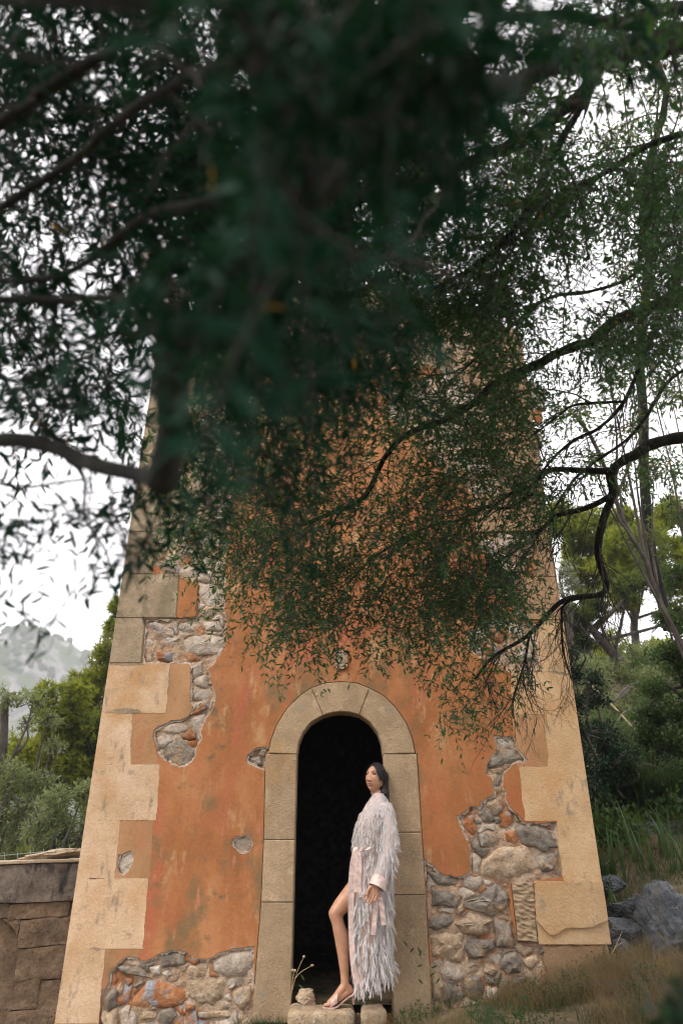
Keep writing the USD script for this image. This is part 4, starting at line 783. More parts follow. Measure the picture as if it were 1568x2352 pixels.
ear = ico(2); e = ear.vertices * [.016, .006, .028]; ear = trimesh.Trimesh(toW(e + [-.008, .068, -.008]), ear.faces, process=False); obj('ear', ear, 'skin', person, smooth=True)
er = tube(np.stack([toW([-.004 + .007 * math.cos(a), .071, -.050 + .011 * math.sin(a)]) for a in np.linspace(0, 6.2, 16)]), .0026, 6); obj('earring', cat([er, tube(np.stack([toW([-.004, .071, -.040]), toW([-.004, .071, -.032])]), .0022, 6)]), 'gold', person, smooth=True)
# hair: a cap over the skull with a centre parting, falling straight behind the ear to the shoulder
hcap = ico(6); d = hcap.vertices; x, y, z = d.T
cx = x * np.where(x > 0, .098, .112); cy = y * .083; cz = z * .124
cx = np.where(x < 0, cx * (1 - .25 * np.clip(-z, 0, 1)), cx) - .004; cx += np.where(x > 0, -.018 * np.clip(z - .35, 0, 1), 0)
cz -= .006 * np.exp(-(cy / .006) ** 2) * (z > 0)
strand = (meshkit.fbm(np.c_[np.arctan2(cy, cx + 1e-6) * 14, cz * 3, cx * 0], 3, 2) - .5) * .008; cx += strand * x; cy += strand * y
face = (cx > .012 + .05 * smooth01(np.abs(cy), .066, .076) * 0) & (cz < .088 - (cy / .062) ** 2 * .075) 
face |= (cz < -.02) & (cx > -.005)
fv = face[hcap.faces].all(1)
hm = trimesh.Trimesh(toW(np.c_[cx, cy, cz]), hcap.faces[~fv], process=False); hm.remove_unreferenced_vertices()
fall = chain((toW([-.055, .03, .02]), .055), (toW([-.065, .035, -.06]), .046), (U(884, 1822, -.10), .036), (U(886, 1845, -.115), .028)) + chain((toW([-.04, .058, .02]), .034), (toW([-.045, .058, -.05]), .026), (U(885, 1825, -.12), .022)) + chain((toW([.012, .072, .055]), .014), (toW([-.004, .080, .01]), .014), (toW([-.02, .076, -.05]), .013), (U(878, 1822, -.125), .010))
fm = blob(fall, .008); 
fv_ = fm.vertices; fm.vertices = fv_ + fm.vertex_normals * ((meshkit.fbm(np.c_[fv_[:, 0] * 160, fv_[:, 1] * 160, fv_[:, 2] * 6], 2, 9) - .5) * .008)[:, None]
obj('hair', cat([hm, fm]), 'hair_dark', person, smooth=True)
# robe: rings of an oval round the body
rows = np.array([  # picture y, left x, right x, centre Y, half depth
 (1824, 857, 886, -.075, .064), (1836, 848, 892, -.08, .10), (1853, 838, 896, -.085, .15), (1875, 825, 897, -.10, .165), (1900, 816, 896, -.11, .165), (1930, 812, 894, -.12, .155), (1950, 813, 895, -.125, .145),
 (1975, 811, 897, -.13, .15), (2010, 806, 896, -.135, .16), (2050, 802, 896, -.135, .165), (2110, 801, 896, -.135, .165), (2180, 804, 895, -.135, .165), (2230, 810, 897, -.135, .165), (2262, 815, 895, -.135, .165)], float)
ry = np.linspace(1824, 2262, 46); RW = np.stack([np.interp(ry, rows[:, 0], rows[:, k]) for k in range(1, 5)], 1)
NT = 48; th = np.linspace(0, 2 * np.pi, NT, endpoint=False)
def robe_pt(yy, a, out=0.0):               # yy picture row, a angle (0 = picture right, -90 deg = viewer)
    yy = np.asarray(yy, float); l, r, Y, dp = [np.interp(yy, rows[:, 0], rows[:, k]) for k in range(1, 5)]
    P = at_y((l + r) / 2, yy, Y); t_ = (P - CAM) @ FWD; hw = (r - l) / 2 / FPX * t_
    fold = 1 + .035 * np.sin(a * 9 + yy * .01) * smooth01(yy, 1960, 2060)
    return P + np.stack([(hw * fold + out) * np.cos(a), (dp * fold + out) * np.sin(a), 0 * hw], -1) * 1.0
yyg, aag = np.meshgrid(ry, th, indexing='ij'); hem = np.where(yyg > 2200, 1, 0) * 0
RP = robe_pt(yyg, aag); RP[..., 2] -= smooth01(yyg, 2150, 2262) * .055 * (-np.cos(aag)) * 1.0
ii = np.arange(RP.shape[0] * NT).reshape(-1, NT); jj = np.roll(ii, -1, 1); q = np.stack([ii[:-1], jj[:-1], jj[1:], ii[1:]], -1).reshape(-1, 4)
robe = obj('robe', (RP.reshape(-1, 3), q), 'sheer_cloth', person, smooth=True)
sl = spline([shN + [-.02, .02, .045], U(893, 1905, -.245), U(892, 1955, -.28), U(882, 1995, -.312), U(866, 2037, -.342)], 26); sr = np.interp(np.linspace(0, 1, 26), [0, .3, .7, 1], [.068, .064, .060, .058])
obj('sleeve', tube(sl, sr, 20, cap=False), 'sheer_cloth', person, smooth=True)
cf = sl[-3:]; obj('cuff', tube(spline([sl[-4], sl[-2], sl[-1] + (sl[-1] - sl[-2]) * .4], 8), np.linspace(.060, .064, 8), 20, cap=False), 'satin_pink', person, smooth=True)
# feather tufts: several thin curved barbs each
rs = np.random.RandomState(12)
def tufts(base, nrm, L, down_bias):
    """Feathers hanging from base points; each is a quill of overlapping narrow barbs."""
    n = len(base); out = []
    dirn = unit(np.array([0, 0, -1.0]) * down_bias + nrm * .16 + rs.randn(n, 3) * .16)
    for b in range(13):
        dd = unit(dirn + rs.randn(n, 3) * .16); w = L * rs.uniform(.03, .07, n)
        out.append(leaf_mesh(base + nrm * .004 + dirn * (L * rs.uniform(0, .55, n))[:, None], dd, nrm + rs.randn(n, 3) * .6, L * rs.uniform(.35, .65, n), w, rs.uniform(-.6, .6, n)))
    return cat(out)
fy, fa = [], []
for y0 in np.arange(1843, 2256, 7.0):
    k = int(np.interp(y0, [1840, 1940, 2000, 2100, 2250], [30, 36, 26, 20, 15])); a = np.arange(k) / k * 2 * np.pi + rs.rand() * 6 + rs.randn(k) * .09
    keep_ = ~((np.cos(a) < -.72) & (y0 > 1945) & (np.sin(a) < .45)); fy += list(y0 + rs.randn(keep_.sum()) * 2.5); fa += list(a[keep_])
fy, fa = np.array(fy), np.array(fa); fb_ = robe_pt(fy, fa); rl_ = fb_ - CAM; fx_ = rl_ @ RGT / (rl_ @ FWD) * FPX + 784
clear = (np.sin(fa) < .2) & (((fx_ > 846) & (fx_ < 872) & (fy > 2012) & (fy < 2066)) | ((fx_ > 854) & (fx_ < 885) & (fy > 2030) & (fy < 2140)) | ((fx_ < 832) & (fy > 1930) & (fy < 2062)))
fy, fa = fy[~clear], fa[~clear]; fb = robe_pt(fy, fa, .002); fb[:, 2] -= smooth01(fy, 2150, 2262) * .055 * (-np.cos(fa)); fn = np.stack([np.cos(fa), np.sin(fa), 0 * fa], 1)
LLf = np.interp(fy, [1840, 1950, 2050, 2256], [.055, .075, .095, .115]) * rs.uniform(.75, 1.2, len(fy))
fm1 = tufts(fb, fn, LLf, 1.0)
k = 330; u = rs.rand(k) * .80; i = (u * 25).astype(int); a = rs.rand(k) * 2 * np.pi; tn = unit(np.gradient(sl, axis=0))[i]; e1 = unit(np.cross(tn, [0, 1.0, 0])); e2 = np.cross(tn, e1); on = e1 * np.cos(a)[:, None] + e2 * np.sin(a)[:, None]
fm2 = tufts(sl[i] + on * sr[i][:, None], on, rs.uniform(.05, .08, k), 1.1)
obj('feathers', cat([fm1, fm2]), 'feather', person, kind='stuff')
# satin edge, collar, sash and ribbons
def ribbon(pts, wpx, name, mat='satin_pink', parent=person, n=26, wave=.004, seed=0):
    """A strip of cloth through picture points with a depth each: (x, y, Y), width in picture units."""
    p = np.array(pts, float); c = spline(p, n); w = np.interp(np.linspace(0, 1, n), np.linspace(0, 1, len(np.atleast_1d(wpx))), np.atleast_1d(wpx)) / 2
    tx = np.gradient(c[:, :2], axis=0); nx = np.stack([-tx[:, 1], tx[:, 0]], 1); nx /= np.linalg.norm(nx, axis=1, keepdims=True)
    rowsv = []
    for s_ in (-1, -.35, .35, 1):
        q_ = c[:, :2] + nx * (w * s_)[:, None]; Y = c[:, 2] + wave * np.sin(np.arange(n) * .8 + s_ * 2 + seed)
        rowsv.append(np.stack([at_y(*q_[k], Y[k]) for k in range(n)]))
    v = np.stack(rowsv, 1); back = v + [0, .0025, 0]; V = np.concatenate([v.reshape(-1, 3), back.reshape(-1, 3)]); ii = np.arange(n * 4).reshape(n, 4)
    q = np.stack([ii[:-1, :-1], ii[:-1, 1:], ii[1:, 1:], ii[1:, :-1]], -1).reshape(-1, 4)
    obj(name, (V, np.vstack([q, q[:, ::-1] + n * 4])), mat, parent, smooth=True)
ribbon([(815, 1946, -.235), (811, 1985, -.25), (808, 2030, -.26), (806, 2060, -.255), (806, 2110, -.25), (808, 2170, -.25), (812, 2220, -.25), (821, 2262, -.25), (831, 2296, -.25)], [7, 16, 17, 13, 13, 13, 14, 15, 15], 'robe_edge', parent=robe)
ribbon([(869, 1828, -.14), (856, 1837, -.165), (845, 1851, -.175), (836, 1864, -.19), (830, 1890, -.225)], [5, 7, 7, 5, 3], 'collar', parent=robe)
ribbon([(812, 1948, -.262), (822, 1952, -.282), (838, 1950, -.295), (860, 1949, -.30)], [9, 10, 6, 4], 'sash')
ribbon([(820, 1952, -.286), (817, 1985, -.292), (817, 2020, -.29), (819, 2050, -.285)], [7, 11, 12, 13], 'ribbon', seed=2); ribbon([(824, 1952, -.284), (826, 1990, -.296), (824, 2030, -.292), (828, 2062, -.288)], [6, 9, 10, 10], 'ribbon', seed=4)
ribbon([(864, 2064, -.335), (862, 2090, -.335), (859, 2120, -.335), (857, 2148, -.33)], [9, 11, 11, 12], 'ribbon', seed=1); ribbon([(872, 2062, -.335), (876, 2080, -.335), (879, 2105, -.335), (881, 2126, -.33)], [9, 11, 11, 12], 'ribbon', seed=3)
# sandal: curved sole, wide strap, thin heel
def sandal(dx, dy, dY, name):
    G_ = lambda x, y: U(x + dx, y + dy, -.095 + dY)
    prof = [(741, 2313), (752, 2314.5), (765, 2314), (776, 2310), (787, 2301), (798, 2292), (808, 2286), (816, 2283)]
    c = spline([G_(*p) for p in prof], 24); hw = np.interp(np.linspace(0, 1, 24), [0, .1, .3, .6, 1], [.022, .040, .046, .030, .030])
    v = []
    for k in range(24):
        for sy, dz in ((-1, .004), (1, .004), (1, -.005), (-1, -.005)): v.append(c[k] + [0, sy * hw[k], dz])
    v = np.array(v); f = []
    for k in range(23):
        for j in range(4): a, b = k * 4 + j, k * 4 + (j + 1) % 4; f += [(a, b, b + 4), (a, b + 4, a + 4)]
    f += [(0, 2, 1), (0, 3, 2), (92, 93, 94), (92, 94, 95)]
    so = obj(name, trimesh.Trimesh(v, f, process=False), 'shoe_pink', person)
    strap = []
    for s_ in np.linspace(0, 1, 9):
        cc = G_(758 + 17 * s_, 2305 - 13 * s_); rr = .036 + .006 * s_
        strap.append([cc + np.array([.010 * math.sin(a) * (1 - s_), -(.045) * math.cos(a), -.012 + (rr + .010) * math.sin(a)]) for a in np.linspace(-.25, math.pi + .25, 14)])
    st = np.array(strap); nv = st.reshape(-1, 3); i2 = np.arange(len(nv)).reshape(9, 14); q = np.stack([i2[:-1, :-1], i2[1:, :-1], i2[1:, 1:], i2[:-1, 1:]], -1).reshape(-1, 4)
    obj('strap', (nv, q), 'shoe_pink', so, smooth=True)
    top = G_(811, 2287); bot = G_(812.5, 2309); obj('heel', tube(spline([top, top * .5 + bot * .5 + [-.004, 0, 0], bot], 8), np.linspace(.014, .007, 8), 8), 'shoe_pink', so, smooth=True)
sandal(0, 0, 0, 'sandal')

# ---------------------------------------------------------------- hills
leaf('pine_needles', (.09, .115, .014), (.27, .285, .030), trans=.42, scale=.9, rough=.6, tcol=(.34, .36, .03))
leaf('pine_dark', (.035, .060, .014), (.13, .155, .028), trans=.3, scale=.8, rough=.6)
leaf('wild_olive', (.045, .068, .024), (.18, .205, .065), under=(.18, .205, .09), trans=.32, scale=.9, rough=.55)
leaf('pale_olive', (.09, .11, .065), (.22, .23, .14), under=(.26, .27, .19), trans=.25, scale=2, rough=.55)
leaf('shrub_dark', (.010, .028, .012), (.032, .062, .020), trans=.18, scale=1.5, rough=.4)
leaf('shrub_green', (.022, .048, .010), (.075, .12, .022), trans=.25, scale=1.2, rough=.45)
leaf('long_grass', (.030, .055, .016), (.10, .135, .045), trans=.25, scale=2.2, rough=.5)
leaf('dry_grass', (.085, .062, .028), (.29, .21, .10), trans=.25, scale=3.0, rough=.7)
leaf('green_grass', (.020, .045, .012), (.055, .095, .022), trans=.25, scale=3.0, rough=.6)
leaf('iris_leaf', (.040, .075, .022), (.10, .15, .045), trans=.2, scale=4, rough=.45)
rock('grey_bark', [(0.3, (.06, .05, .042)), (0.7, (.15, .13, .11))], scale=9, fine=40, bump=.02, squash=(1, 1, .3), tint=.3)
rock('boulder', [(0.3, (.030, .034, .04)), (0.5, (.07, .075, .083)), (0.7, (.14, .14, .14))], scale=5, fine=38, bump=.03, tint=.4, extra=[((.13, .10, .055), 4, .56, .70, Z3), ((.035, .04, .03), 7, .60, .7, Z3)])
rock('mountain_rock', [(0.4, (.10, .095, .09)), (0.6, (.24, .23, .215))], scale=.06, fine=.5, bump=1.5, var=0, extra=[((.06, .085, .035), .05, .46, .53, Z3)])
rock('wall_stone', [(0.32, (.12, .08, .05)), (0.5, (.20, .135, .085)), (0.68, (.29, .205, .135))], scale=6, fine=45, bump=.022, pits=38, tint=.35, extra=[((.10, .085, .075), 4, .54, .68, (1, 1, .7))])
rock('wall_render', [(0.32, (.13, .10, .08)), (0.5, (.22, .175, .14)), (0.68, (.33, .27, .22))], scale=6, fine=45, bump=.02, pits=30, tint=.3, extra=[((.05, .045, .045), 4, .50, .60, (1.3, 1, .45))])
rock('bleached_wood', [(0.3, (.30, .22, .14)), (0.7, (.52, .42, .30))], scale=14, fine=60, bump=.012, squash=(1, 1, 1))
plain('cane', (.34, .26, .15), .7, noise=25); plain('wire', (.30, .30, .29), .5)
plain('straw_stem', (.30, .23, .12), .8, noise=40)

mxs, mys = np.meshgrid(np.linspace(-620, 260, 150), np.linspace(300, 820, 90), indexing='ij')
def mount(x, y):
    p = np.stack([x, y, 0 * x], -1)
    ridge = 168 * np.exp(-((x + 248) / 84.) ** 2 - ((y - 520) / 130.) ** 2) + 62 * np.exp(-((x + 90) / 170.) ** 2 - ((y - 600) / 120.) ** 2) + 90 * np.exp(-((x + 560) / 150.) ** 2 - ((y - 560) / 150.) ** 2)
    rough = 1 - np.abs(meshkit.fbm(p / 42., 5, 4) - .5) * 2
    return ridge * (.70 + .42 * meshkit.fbm(p / 95., 5, 9)) + rough * 20 * smooth01(ridge, 6, 60) - 22
mz = mount(mxs, mys); ii = np.arange(mz.size).reshape(mz.shape); q = np.stack([ii[:-1, :-1], ii[1:, :-1], ii[1:, 1:], ii[:-1, 1:]], -1).reshape(-1, 4)
tag(obj('hills', (np.stack([mxs, mys, mz], -1).reshape(-1, 3), q), 'mountain_rock', smooth=True), 'pale rocky mountain fading into haze behind the left trees', 'hill', kind='structure')
rs = np.random.RandomState(3); x, y = rs.uniform(-480, -40, 5200), rs.uniform(340, 620, 5200); z = mount(x, y); okm = (z > -8) & (meshkit.fbm(np.stack([x, y, 0 * x], -1) / 30., 3, 6) > .42); b = ico(1); ms = []
V = []; Fm = []
for j in np.flatnonzero(okm)[:2300]:
    v = b.vertices * [rs.uniform(1.6, 3.4), rs.uniform(1.6, 3.4), rs.uniform(1.8, 4.0)]; v = v * (1 + (rs.rand(len(v), 1) - .5) * .5); Fm.append(b.faces + len(V) * len(v)); V.append(v + [x[j], y[j], z[j] + 1])
tag(obj('woodland', (np.vstack(V), np.vstack(Fm)), 'pine_dark'), 'scattered far trees dotting the rocky mountain side', 'trees', kind='stuff')

# ---------------------------------------------------------------- background trees: trunk, limbs and a crown of real leaves
def clumps(centres, radii, per, size, kind, rs, flat=.8, drop=0.0):
    """Leaves through a set of uneven clumps. kind: blades in tufts (pine) or single leaves."""
    out = []; per = per * (1.25 if kind == 'pine' else 1.5)
    for c, r in zip(centres, radii):
        n = max(8, int(per * r ** 2)); d = unit(rs.randn(n, 3)); rad = r * rs.rand(n) ** .45
        p = c + d * rad[:, None] * [1, 1, flat] + rs.randn(n, 3) * r * .10
        if kind == 'pine':
            m = 6; ax = unit(d + rs.randn(n, 3) * .5 + [0, 0, .5]); P = np.repeat(p, m, 0); D = unit(np.repeat(ax, m, 0) + rs.randn(n * m, 3) * .75); S = unit(np.cross(D, rs.randn(n * m, 3)))
            L = (size * rs.uniform(.7, 1.3, n * m))[:, None]; w = size * .11
            v = np.stack([P - S * w, P + S * w, P + D * L], 1).reshape(-1, 3); out.append(trimesh.Trimesh(v, np.arange(len(v)).reshape(-1, 3), process=False))
        else:
            D = unit(d * .6 + rs.randn(n, 3) * .7 + [0, 0, -drop]); S = unit(np.cross(D, rs.randn(n, 3))); L = (size * rs.uniform(.7, 1.3, n))[:, None]; w = L * (.13 if kind == 'narrow' else .26)
            v = np.stack([p, p + D * L * .5 + S * w, p + D * L, p + D * L * .5 - S * w], 1).reshape(-1, 3); f = np.arange(n)[:, None] * 4 + np.array([[0, 1, 2, 0, 2, 3]]); out.append(trimesh.Trimesh(v, f.reshape(-1, 3), process=False))
    return cat(out)
def tree(name, label, catg, px, t, crown, mat, kind, size, per, trunk=None, seed=0, bark='grey_bark', spread=.45, sub=6, limbs=True, flat=.8, group=None, drop=0.0, tw=.10, limb_r=.03):
    """px: picture point of the base of the trunk at depth t; crown: (x, y, radius in picture units, depth offset)."""
    rs = np.random.RandomState(seed); base = at_t(px[0], px[1], t); base[2] = H(base[0], base[1]) - .1
    T = thing(name, label, catg, base, group)
    big = [(at_t(x, y, t + dt), r / FPX * (t + dt)) for x, y, r, dt in crown]
    cs, rr = [], []
    for c, r in big:
        for _ in range(sub):
            d = unit(rs.randn(3)) * rs.rand() ** .5; cs.append(c + d * r * .85 * np.array([1, 1, flat])); rr.append(r * rs.uniform(.28, spread + .12))
    tr = spline(trunk, 24) if trunk is not None else spline([base, base * .6 + big[0][0] * .4 + rs.randn(3) * .15, big[0][0]], 24)
    wob = np.stack([meshkit.fbm(tr * 1.2 + a * 5, 3, seed) for a in range(3)], 1) - .5; tr = tr + wob * .25
    if limbs:
        obj('trunk', tube(tr, np.linspace(tw, tw * .45, len(tr)), 9), bark, T, smooth=True)
        for c, r in big:
            i = rs.randint(8, 20); a = tr[i]; m = a * .45 + c * .55 + rs.randn(3) * .12; p = spline([a, m, c], 12); obj('branch', tube(p, np.linspace(limb_r, limb_r * .3, 12), 6), bark, T, smooth=True)
        tws = []
        bc = np.array([c for c, _ in big])
        for c in cs:
            a = bc[np.linalg.norm(bc - c, axis=1).argmin()]; tws.append(tube(spline([a, a * .5 + c * .5 + rs.randn(3) * .1, c], 7), np.linspace(limb_r * .35, limb_r * .12, 7), 4, cap=False))
        obj('twigs', cat(tws), bark, T, smooth=True, kind='stuff')
    obj('crown', clumps(cs, rr, per, size, kind, rs, flat, drop), mat, T, kind='stuff')
    return T
# left of the tower
tree('pine_tree', 'bright pine rising against the sky beside the tower\'s left edge', 'tree', (300, 1850), 17, [(282, 1395, 42, 0), (258, 1445, 26, -.5), (240, 1500, 42, 0), (215, 1560, 45, 0), (262, 1540, 50, .5), (205, 1620, 50, 0), (250, 1640, 60, .5), (290, 1480, 60, 1)], 'pine_needles', 'pine', .17, 620, seed=1, sub=9)
tree('pine_tree', 'yellow green pine below the mountain, right of the feathery olive', 'tree', (160, 1950), 15, [(60, 1720, 55, .5), (20, 1770, 55, .6), (100, 1760, 55, .3), (110, 1590, 32, 0), (165, 1585, 30, .2), (190, 1600, 30, 0), (120, 1640, 45, 0), (160, 1620, 40, .5), (190, 1660, 55, 0), (140, 1690, 55, 0), (215, 1720, 50, .5), (175, 1740, 55, 0), (205, 1790, 45, 0)], 'pine_needles', 'pine', .15, 720, seed=2, sub=9)
tree('olive_tree', 'feathery grey green olive with bare forking limbs at the left edge', 'tree', (5, 1960), 12, [(20, 1600, 42, 0), (75, 1612, 38, 0), (110, 1650, 32, 0), (-20, 1660, 45, 0), (60, 1660, 25, .3), (120, 1710, 30, 0), (-30, 1740, 40, .3)], 'wild_olive', 'narrow', .085, 2300, seed=3, sub=8, tw=.13, limb_r=.035, spread=.36)
tree('olive_tree', 'broad grey green wild olive leaning over the left wall', 'tree', (180, 2030), 10, [(130, 1850, 55, 0), (190, 1830, 50, 0), (215, 1880, 50, .4), (150, 1920, 55, 0), (200, 1950, 50, .2), (90, 1890, 45, 0), (110, 1950, 45, 0), (225, 1800, 35, .4)], 'wild_olive', 'narrow', .075, 2900, seed=4, sub=9, tw=.06)
tree('olive_tree', 'grey green olive thicket with a bare crossing branch, low at the left edge', 'tree', (20, 2040), 11, [(20, 1800, 55, 0), (60, 1850, 50, 0), (0, 1880, 55, 0), (70, 1790, 45, .5), (20, 1950, 50, 0), (110, 1800, 38, .5)], 'wild_olive', 'narrow', .08, 2600, seed=5, sub=9, tw=.07)
tree('bush', 'bright green bush just behind the wire fence at the left', 'bush', (30, 2010), 12, [(25, 1960, 40, 0), (80, 1985, 35, 0), (-20, 1990, 40, 0), (150, 1985, 35, .3), (200, 1990, 35, .3)], 'pine_needles', 'pine', .12, 1000, seed=6, sub=8, tw=.04)
tree('pine_tree', 'dark pine filling the gap between the wild olive and the tower', 'tree', (250, 2000), 14, [(200, 1800, 60, 1), (240, 1700, 60, 1), (245, 1850, 60, 1), (150, 1790, 60, 2), (230, 1940, 60, 1), (60, 1780, 60, 3), (0, 1800, 70, 3), (110, 1880, 60, 2), (40, 1930, 60, 2)], 'pine_dark', 'pine', .17, 640, seed=7, sub=8)
# right of the tower
tree('pine_tree', 'soft yellow green pine crown just right of the tower, far behind', 'tree', (1370, 1700), 22, [(1300, 1190, 55, 0), (1350, 1230, 70, 0), (1310, 1290, 50, 0), (1410, 1280, 60, 0), (1360, 1330, 50, 0), (1440, 1200, 50, 1)], 'pine_needles', 'pine', .22, 420, seed=8, sub=9, tw=.2)
tree('olive_tree', 'small silvery olive in front of the yellow pine by the tower', 'tree', (1320, 1560), 16, [(1290, 1310, 30, 0), (1312, 1340, 28, 0), (1280, 1360, 25, 0), (1300, 1375, 22, 0)], 'pale_olive', 'narrow', .10, 1800, seed=9, sub=8, tw=.06)
tree('pine_tree', 'dark pine with two leaning trunks and sky between its limbs', 'tree', (1460, 1640), 17, [(1320, 1420, 45, 0), (1370, 1390, 40, 0), (1300, 1450, 40, .5), (1440, 1350, 50, 0), (1520, 1330, 50, 0), (1340, 1480, 30, 0), (1560, 1420, 45, 0), (1490, 1290, 40, .5)], 'pine_dark', 'pine', .19, 560, seed=10, sub=7, tw=.17, limb_r=.06)
tree('tamarisk_tree', 'tall feathery grey tree with long bare limbs at the right edge', 'tree', (1640, 1500), 9.5, [(1330, 950, 60, 0), (1400, 880, 60, .3), (1480, 820, 60, .5), (1540, 900, 60, 0), (1450, 980, 55, .4), (1350, 1060, 45, 0), (1500, 1080, 60, 0), (1580, 780, 60, 0), (1420, 1120, 45, .3), (1560, 1180, 55, 0), (1480, 1230, 50, .5), (1380, 780, 45, .5), (1520, 700, 55, .3)], 'pine_dark', 'narrow', .10, 750, seed=11, sub=9, tw=.055, limb_r=.022, spread=.5, drop=.35)
tree('pine_tree', 'tall dark upright pine trunk behind the limbs at top right', 'tree', (1510, 1500), 10.5, [(1480, 560, 55, 0), (1540, 500, 60, .5), (1440, 480, 50, .5), (1560, 620, 50, 0), (1500, 420, 50, 0), (1430, 640, 40, .4), (1590, 380, 50, 0), (1470, 300, 50, 0), (1540, 220, 60, 0), (1450, 160, 50, 0), (1500, 60, 60, 0), (1500, -60, 70, 0), (1580, 120, 60, 0), (1400, 300, 50, .3), (1420, 90, 50, .3)], 'pine_dark', 'narrow', .09, 1150, seed=12, sub=8, tw=.085, limb_r=.02, bark='olive_bark',
     trunk=[at_t(1530, 1450, 10.5), at_t(1486, 1150, 10.5), at_t(1470, 800, 10.5), at_t(1490, 600, 10.5), at_t(1474, 430, 10.5), at_t(1525, 240, 10.6), at_t(1490, 60, 10.7), at_t(1500, -120, 10.8)])
tree('bush', 'sunlit green shrub filling the right edge above the long grass', 'bush', (1580, 1800), 9.5, [(1540, 1500, 55, 0), (1580, 1560, 60, 0), (1500, 1580, 50, 0), (1560, 1640, 55, 0), (1530, 1420, 40, .3), (1590, 1450, 50, 0), (1480, 1640, 40, .3), (1560, 1330, 40, 0)], 'shrub_green', 'broad', .05, 4200, seed=13, sub=9, tw=.05)
tree('bush', 'dark glossy shrub growing straight up along the tower\'s right edge', 'bush', (1350, 1950), 8.6, [(1310, 1500, 26, 0), (1325, 1550, 30, 0), (1330, 1610, 32, 0), (1340, 1680, 36, 0), (1350, 1750, 40, 0), (1365, 1820, 42, 0), (1340, 1470, 22, .2), (1390, 1770, 40, .2), (1385, 1700, 34, .2)], 'shrub_dark', 'broad', .045, 5200, seed=14, sub=9, tw=.03)
tree('bush', 'dark shrub in deep shade behind the weeping grass', 'bush', (1480, 1900), 9.3, [(1430, 1760, 50, 0), (1480, 1790, 55, .3), (1540, 1780, 60, 0), (1420, 1830, 45, 0), (1500, 1850, 55, .3), (1560, 1850, 55, 0), (1450, 1880, 40, 0), (1400, 1900, 40, 0), (1385, 1860, 40, 0)], 'shrub_dark', 'broad', .05, 5200, seed=15, sub=11, tw=.03)
tree('bush', 'dull green brush on the slope under the pines', 'bush', (1420, 1760), 14, [(1400, 1620, 45, 0), (1440, 1650, 45, 0), (1370, 1580, 40, 1), (1480, 1570, 45, 1), (1340, 1560, 35, 1), (1420, 1560, 40, 1.5), (1500, 1500, 45, 2), (1400, 1690, 40, 0)], 'wild_olive', 'narrow', .09, 1900, seed=16, sub=9, tw=.04)
tree('pine_tree', 'distant green pine belt seen low between the trunks', 'tree', (1450, 1600), 26, [(1350, 1530, 50, 0), (1400, 1490, 40, 2), (1460, 1540, 50, 0), (1530, 1500, 60, 0), (1300, 1560, 50, 2), (1580, 1540, 50, 0), (1500, 1580, 50, 0), (1400, 1570, 50, 0)], 'pine_needles', 'pine', .26, 340, seed=17, sub=8, tw=.15)
tree('pine_tree', 'wide sunlit pine crown filling the view right of the silvery olive', 'tree', (1480, 1650), 19, [(1400, 1300, 55, 0), (1450, 1250, 60, 0), (1510, 1230, 60, .5), (1560, 1280, 60, 0), (1480, 1320, 55, 1), (1540, 1180, 50, 1), (1420, 1370, 45, 0), (1590, 1360, 55, 0)], 'pine_needles', 'pine', .2, 420, seed=19, sub=8, tw=.14, limb_r=.05)
tree('pine_tree', 'shaded pine thicket behind the dark glossy shrub', 'tree', (1380, 1700), 15, [(1330, 1520, 50, 0), (1370, 1560, 45, 0), (1330, 1600, 45, 0), (1410, 1540, 40, .5), (1370, 1630, 40, 0), (1450, 1600, 45, 0), (1400, 1660, 45, 0), (1460, 1500, 35, .5)], 'wild_olive', 'narrow', .10, 1300, seed=20, sub=8, tw=.09)
tree('bush', 'feathery green brush spread over the slope around the leaning cane', 'bush', (1420, 1800), 12, [(1370, 1700, 35, 0), (1410, 1720, 38, 0), (1470, 1700, 40, 0), (1440, 1740, 36, 0), (1530, 1690, 45, 0), (1385, 1660, 30, .5), (1500, 1650, 40, 1), (1560, 1720, 40, 0)], 'long_grass', 'narrow', .09, 2200, seed=23, sub=9, tw=.03)
tree('bush', 'deep green shrub mass right of the glossy shrub, above the irises', 'bush', (1420, 1930), 9.0, [(1390, 1690, 45, 0), (1420, 1740, 50, 0), (1400, 1800, 50, 0), (1440, 1830, 45, .2), (1390, 1870, 40, 0), (1370, 1610, 36, .2), (1360, 1560, 30, .2)], 'shrub_dark', 'broad', .05, 4600, seed=24, sub=10, tw=.03)
tree('bush', 'leafy green shrub between the weeping grass and the right edge', 'bush', (1530, 1900), 9.6, [(1490, 1690, 50, 0), (1540, 1720, 55, 0), (1580, 1700, 55, 0), (1510, 1640, 45, .2), (1470, 1740, 40, 0), (1560, 1780, 50, .2)], 'shrub_green', 'broad', .05, 4600, seed=25, sub=10, tw=.03)
# blurred leaves close to the camera in the lower right corner
tree('bush', 'out of focus dark bush in the lower right corner, close to the viewer', 'bush', (1640, 2400), .95, [(1570, 2330, 60, 0), (1610, 2260, 45, 0), (1530, 2380, 50, .05), (1600, 2400, 60, 0), (1640, 2180, 40, .05)], 'shrub_dark', 'broad', .028, 5200, seed=18, sub=6, limbs=True, tw=.006, limb_r=.002)

